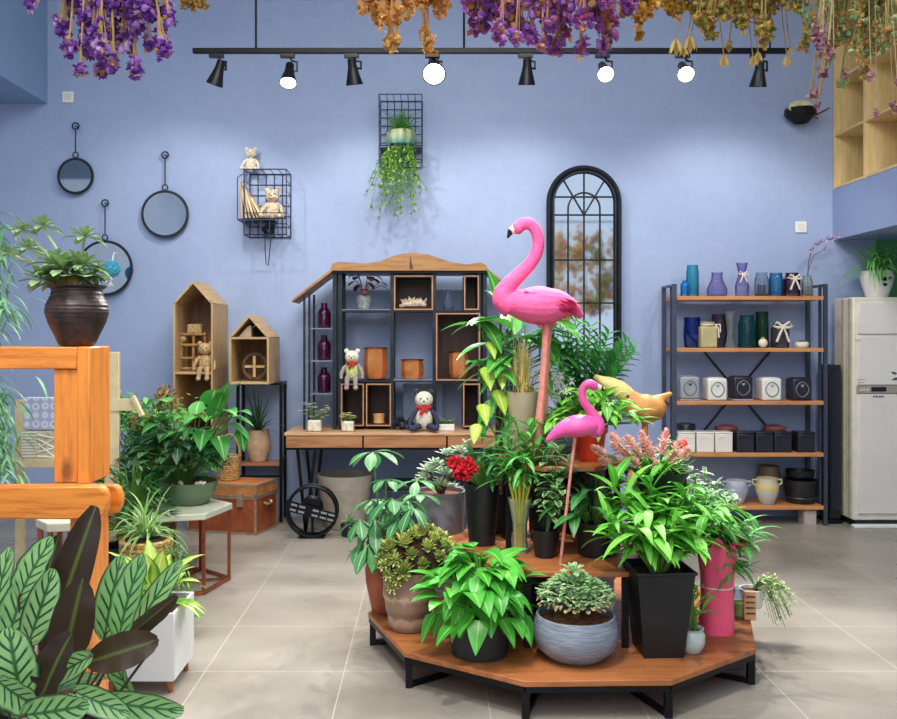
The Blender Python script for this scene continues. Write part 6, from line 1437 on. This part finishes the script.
m = MB(); m.lathe([(.09, 0), (.09, .012)], V((W(645, 0).x, Yd, Z1)), 20); m.build('base', M_duck, t)
for sx in (-1, 1): m = MB(); m.ball(W(626, 396, sx*.035), .014, 8, 6); m.build('eye', M_bstem, t)
c = V((P(662, 0, 4.5).x, 4.28, Z1)); t = thing('potted_fern', 'small dark fern between the wooden duck and pink blooms', 'potted plant', c)
pot(t, c, cup(.05, .06, .3), M_blackp, M_soil, .28, .05); m = MB(); ms = MB(); clump(m, ms, c+V((0, 0, .28)), 60, .09, .2, .05, .012, 'lance', 1, (-.2, 1.2)); m.build('foliage', G_dark, t); ms.build('stem', M_stem, t)

# ------------------------------------------------------------------ dried flower bunches on a ceiling grid above the view
t = thing('hanging_rod', 'dark rod near the ceiling from which dried flower bunches hang', 'rod', (0, 1.8, 2.5))
m = MB()
for (y, z) in ((1.75, 2.62), (2.1, 2.62)): m.tube([(-1.5, y, z), (1.5, y, z)], .009, 7)
for x in (-1.4, 1.4): m.tube([(x, 1.75, 2.62), (x, 1.75, 4.8)], .006, 6); m.tube([(x, 2.1, 2.62), (x, 2.1, 4.8)], .006, 6); m.tube([(x, 1.75, 2.62), (x, 2.1, 2.62)], .006, 6)
m.build('rod', M_black, t)
def bunch(lab, Y, px0, px1, bottoms, cols, nm, straw='#b99a60', fs=.010, per=20, name='dried_flowers', seeds=None, spread=.035, fill=0, sr=1):
    """bottoms: list of (px, py) of flower heads; stems gather above the view"""
    rodY = 1.75 if Y < 1.93 else 2.1; top = V((P((px0+px1)/2, 0, Y).x, rodY, 2.6))
    t = thing(name, lab, 'dried flowers', top, 'dried flower bunches hanging from above'); ms = MB(); m = MB()
    fs *= 1.2; per *= 2.3
    if fill: bottoms = list(bottoms)+[(rnd.uniform(px0, px1), rnd.uniform(-40, fill), rnd.uniform(.018, .026)) for _ in range(int((px1-px0)/5))]
    for (px, py, r) in bottoms:
        e = P(px, py, Y)+V((0, rnd.uniform(-spread, spread)*2, 0)); b0 = top+V(((e.x-top.x)*.25, (Y-rodY)*.2, -.06)); mid = b0.lerp(e, .5)+V(((e.x-top.x)*.08, 0, 0))
        ms.tube([top+V((rnd.uniform(-.01, .01), 0, 0)), b0, mid, e+V((0, 0, r*.3))], [.0018*sr, .002*sr, .0022*sr, .0015*sr], 5)
        for q in range(int(per*(r/.03)**1.2)):
            u = rdir(rnd.uniform(-1.4, 1.4), rnd.uniform(0, 6.3)); p = e+u*r*rnd.random()**.5; p.z += rnd.uniform(-.2, 1.0)*r*1.1
            k = rnd.random()
            if k < .55: m.ball(p, fs*rnd.uniform(.5, .9), 6, 4, (1, 1, rnd.uniform(.7, 1.2)), jit=.7)
            else:
                rn = rnd.randrange(10)
                for z in range(4): m.leaf(p, u+rdir(rnd.uniform(-1, 1), z*1.6)*.9, fs*1.3, fs*1.1, -.5, 'round', 2, .5, rn=rn)
            if k < .3: ms.tube([mid.lerp(e, rnd.uniform(.5, .9)), p], .0009, 4)
    m.build('flower_heads', rndmat(nm, cols), t); ms.build('dry_stems', mat('dry_stem_'+nm, straw, .9, 0, .2, 50), t)
    m = MB(); m.tube([top+V((0, 0, .0)), top+V((0, 0, -.03))], .012, 8); m.tube([top, top+V((0, 0, .022))], .003, 5); m.build('tie', M_twine, t)
PU = ['#7a3aa4', '#b880d4', '#9050b4', '#d4aee0', '#8a4a6a', '#7a40a0', '#d8ac70', '#c490d8', '#8a449c', '#b08458']
def spr(x0, x1, y0, y1, n, r=(.02, .03), edge=None):
    o = []
    for k in range(n):
        x = rnd.uniform(x0, x1); f = (x-x0)/(x1-x0); ym = y0+(y1-y0)*(edge(f) if edge else 1); o.append((x, rnd.uniform(-25, ym), rnd.uniform(*r)))
    return o
bunch('small purple dried flower tip hanging at the far upper left', 1.8, 20, 44, [(28, -2, .012), (36, 6, .012), (38, 14, .008), (24, -8, .012), (33, 0, .012)], PU, 'purple_statice', fs=.007, per=30)
lb = [(62, 28, .013), (72, 52, .016), (84, 44, .02), (90, 62, .014), (85, 76, .009), (100, 50, .018), (112, 62, .015), (120, 70, .012), (136, 72, .016), (128, 46, .02), (140, 30, .018), (150, 20, .02), (148, 45, .014), (165, 54, .014), (158, 35, .014), (104, 28, .02), (90, 22, .018), (76, 18, .014), (118, 14, .016), (140, 8, .02), (160, 8, .016), (66, 6, .012), (172, 24, .008), (95, -4, .018), (130, -6, .018), (110, 40, .016)]
bunch('large purple statice bunch with straw stems hanging at upper left', 1.8, 70, 160, lb, PU, 'purple_statice', fill=12, fs=.0075, per=34)
bunch('small yellow dried tuft right of the upper left purple bunch', 1.85, 180, 203, [(186, 4, .012), (195, 8, .012), (192, 14, .008), (200, 2, .01)], ['#b08a3a', '#c8a450', '#8a7030'], 'mustard_tuft', fs=.006, per=30)
ORG_ = ['#e8aa58', '#f4c47c', '#d8923c', '#fad89c', '#c8842e', '#f0b868']
bunch('orange-gold dried flower bunch above the brightest spotlight', 1.9, 360, 445, [(362, 10, .010), (372, 2, .018), (385, 22, .016), (390, 38, .016), (392, 50, .013), (400, 28, .014), (405, 10, .02), (425, 32, .014), (430, 42, .012), (440, 12, .015), (420, 8, .02), (385, 4, .02), (446, 2, .014), (398, 47, .008)], ORG_, 'amber_strawflower', '#d8a868', fill=8, fs=.008, per=26)
PUO = ['#a060c0', '#c484d8', '#d8aa68', '#bc6eac', '#e0bcea', '#8e4c9c', '#c8844a', '#d08cd4', '#ae4c80', '#e8c080']
bunch('large purple and rust statice mass hanging at the top centre', 1.9, 460, 622, [(468, 4, .014), (480, 12, .014), (498, 30, .015), (497, 46, .016), (512, 50, .014), (520, 30, .02), (505, 10, .022), (530, 40, .018), (528, 12, .024), (545, 28, .022), (548, 42, .014), (560, 48, .016), (566, 20, .026), (580, 32, .022), (582, 50, .014), (595, 20, .026), (610, 28, .02), (606, 42, .014), (620, 14, .022), (475, -6, .016), (550, 4, .026), (590, 2, .026), (612, 0, .024), (540, 52, .009), (515, -4, .02)], PUO, 'purple_rust_statice', '#b88a5a', fill=22, fs=.0085, per=24)
bunch('golden yellow dried bunch beside the purple mass, top right of centre', 1.95, 622, 690, [(628, 8, .016), (640, 20, .016), (650, 10, .018), (660, 2, .02), (645, 28, .010), (672, 8, .016), (636, -4, .02), (655, -8, .022)], ['#dcaa3c', '#c88e2c', '#ecc45c', '#a08034', '#dca460'], 'golden_yarrow', '#a88440', fill=8, fs=.0075, per=22)
lb = [(x, y, r) for x, y, r in ((680, 5, .02), (700, 10, .02), (715, 22, .018), (702, 32, .016), (690, 30, .010), (708, 40, .012), (730, 12, .022), (745, 24, .02), (750, 40, .014), (757, 50, .010), (765, 14, .022), (770, 30, .014), (780, 8, .022), (735, 35, .012), (722, -4, .024), (750, -4, .024), (776, -2, .024), (695, -4, .02), (731, 46, .006))]
bunch('olive-gold dried seed bunch hanging at the upper right', 1.9, 690, 785, lb, ['#a8963c', '#c4a644', '#8a8438', '#d0b058', '#dcc078', '#b06c3c', '#96883c'], 'olive_gold_seed', '#9a8448', fill=14, fs=.007, per=24)
# loose pods
t = thing('dried_pods', 'long thin stalks with drooping oval seed pods at the upper right', 'dried flowers', V((P(700, 0, 1.9).x, 2.1, 2.6)), 'dried flower bunches hanging from above')
m = MB(); ms = MB(); top = V((P(700, 0, 1.9).x, 2.1, 2.6))
for (px, py, L) in ((724, 62, .035), (787, 62, .03), (676, 48, .045), (690, 45, .045), (758, 58, .03), (790, 52, .02), (753, 62, .03), (684, 52, .03)):
    e = P(px, py, 1.92); a = P(px+(8 if px < 700 else -4), py-38, 1.92); ms.tube([top, a+V((0, .02, .1)), a, e+V((0, 0, L*.4))], .0013, 5)
    m = MB()
    for z in range(5): m.leaf(e+V((0, 0, L*.5)), rdir(-1.2, z*1.26), L*.9, L*.24, -.1, 'oval', 5, .5)
    m.build('seed_pod', leafmat('pod_tan', '#a8883e', '#c8b070'), t)
ms.build('dry_stems', MC['dry_stem_olive_gold_seed'], t)
lb = [(x, y, r) for x, y, r in ((800, 10, .022), (815, 22, .022), (830, 10, .024), (840, 35, .022), (850, 15, .024), (860, 45, .018), (845, 60, .016), (870, 20, .024), (885, 40, .022), (890, 10, .024), (865, 62, .014), (835, 55, .014), (880, 65, .014), (850, 80, .008), (893, 75, .012), (812, 40, .014), (875, -6, .026), (820, -6, .026), (850, -8, .026))]
bunch('sage green and rust airy dried bunch in the top right corner', 1.85, 795, 897, lb, ['#92b070', '#b4c890', '#c0a458', '#88a870', '#dcb070', '#a4c088', '#c88e4c'], 'sage_rust_spray', '#9a8a50', fill=48, sr=.5, fs=.006, per=24)
lb = [(x, y, r) for x, y, r in ((812, 50, .014), (818, 62, .014), (825, 75, .012), (822, 92, .010), (828, 100, .006), (815, 38, .016), (832, 85, .008), (855, 72, .008), (858, 85, .006), (885, 90, .008), (890, 110, .008), (895, 100, .008), (880, 112, .005))]
bunch('wispy mauve-pink dried sprays hanging before the birch shelving', 1.8, 810, 890, lb, ['#a86a8a', '#b88098', '#8a5060', '#c89a9a', '#9a6a58'], 'mauve_spray', '#a8946a', sr=.45, fs=.0045, per=24)

# dried bunches behind the viewer, seen only in the arched mirror
t = thing('hanging_rod', 'dark rod of dried flowers reflected in the arched mirror', 'rod', (2.3, -.9, 3.3))
m = MB(); m.tube([(.4, -.9, 3.35), (3.9, -.9, 3.35)], .012, 7); m.tube([(.5, -.9, 3.35), (.5, -.9, 4.8)], .007, 6); m.tube([(3.8, -.9, 3.35), (3.8, -.9, 4.8)], .007, 6); m.build('rod', M_black, t)
RC = [['#e8ba68', '#f4d490', '#c89040'], ['#a8b050', '#e0c070', '#c88070'], ['#f0cc80', '#d89080', '#fae0a0']]
for k, x in enumerate((1.55, 1.85, 2.2, 2.55, 2.85, 3.2)):
    t = thing('dried_flowers', 'golden dried bunch reflected in the arched mirror', 'dried flowers', (x, -.9, 3.34), 'dried bunches reflected in the arched mirror'); m = MB(); ms = MB()
    for q in range(20):
        e = V((x+rnd.gauss(0, .09), -.9+rnd.gauss(0, .06), rnd.uniform(1.9, 3.1))); ms.tube([(x, -.9, 3.34), (x, -.9, 3.2), e], .004, 4)
        for z in range(9): m.ball(e+V((rnd.gauss(0, .05), rnd.gauss(0, .05), rnd.gauss(0, .09))), rnd.uniform(.02, .045), 5, 4, jit=.6)
    m.build('flower_heads', rndmat('reflected_heads_%s' % 'abc'[k % 3], RC[k % 3]), t); ms.build('dry_stems', M_needle, t)

# ------------------------------------------------------------------ light
def area(loc, aim, size, energy, col=(1, 1, 1), sy=None):  # broad soft fill added to lift the room, no visible fixture
    L = bpy.data.lights.new('fill_light', 'AREA'); L.energy = energy; L.size = size; L.color = col
    if sy: L.shape = 'RECTANGLE'; L.size_y = sy
    o = bpy.data.objects.new('fill_light', L); C.objects.link(o); o.location = loc; o.rotation_euler = (V(aim)-V(loc)).to_track_quat('-Z', 'Y').to_euler(); return o
def sp(loc, aim, energy, deg=70, col=(1, .96, .9), rad=.06, blend=.7):
    L = bpy.data.lights.new('shop_spot', 'SPOT'); L.energy = energy; L.spot_size = R(deg); L.spot_blend = blend; L.shadow_soft_size = rad; L.color = col
    o = bpy.data.objects.new('shop_spot', L); C.objects.link(o); o.location = loc; o.rotation_euler = (V(aim)-V(loc)).to_track_quat('-Z', 'Y').to_euler()
area((0, 3.4, 4.7), (0, 3.4, 0), 3, 120, (1, .97, .93), 2)
area((0, .2, 4.7), (0, .2, 0), 4, 110, (1, .98, .95), 2)
area((0, -2.0, 4.3), (0, 5, .6), 4, 100, (.97, .98, 1), 2.6)
sp((-1.9, 4.6, 3.2), (-1.3, 7.2, 1.4), 34, 85, rad=.25)
sp((.2, 4.6, 3.2), (.1, 7.2, 1.5), 30, 90, rad=.25)
sp((2.8, 4.6, 3.2), (2.3, 7.2, 1.2), 48, 85, rad=.12)
sp((-.2, 2.3, 3.7), (.5, 4.2, .6), 200, 60)
sp((1.6, 5.6, 3.9), (.9, 3.8, .2), 230, 62, rad=.04)
sp((-1.4, 1.6, 3.7), (-1.2, 3.4, .8), 150, 60, rad=.12)
sp((-.9, 5.6, 3.9), (-.7, 4.6, .0), 130, 75, rad=.05)
w = bpy.data.worlds.new('world'); sc.world = w; w.use_nodes = True
w.node_tree.nodes['Background'].inputs[0].default_value = (.72, .82, 1, 1); w.node_tree.nodes['Background'].inputs[1].default_value = .9

# ------------------------------------------------------------------ camera
cam = bpy.data.cameras.new('camera'); co = bpy.data.objects.new('camera', cam); C.objects.link(co); sc.camera = co
co.location = (0, 0, H); co.rotation_euler = (R(90), 0, 0)
cam.sensor_fit = 'HORIZONTAL'; cam.sensor_width = 36; cam.lens = 36*F/897
cam.shift_x = (448.5-CX)/897; cam.shift_y = (CY-359.5)/897
cam.clip_start = .05
sc.view_settings.view_transform = 'Standard'; sc.view_settings.look = 'None'; sc.view_settings.gamma = 1; sc.view_settings.exposure = 0.3
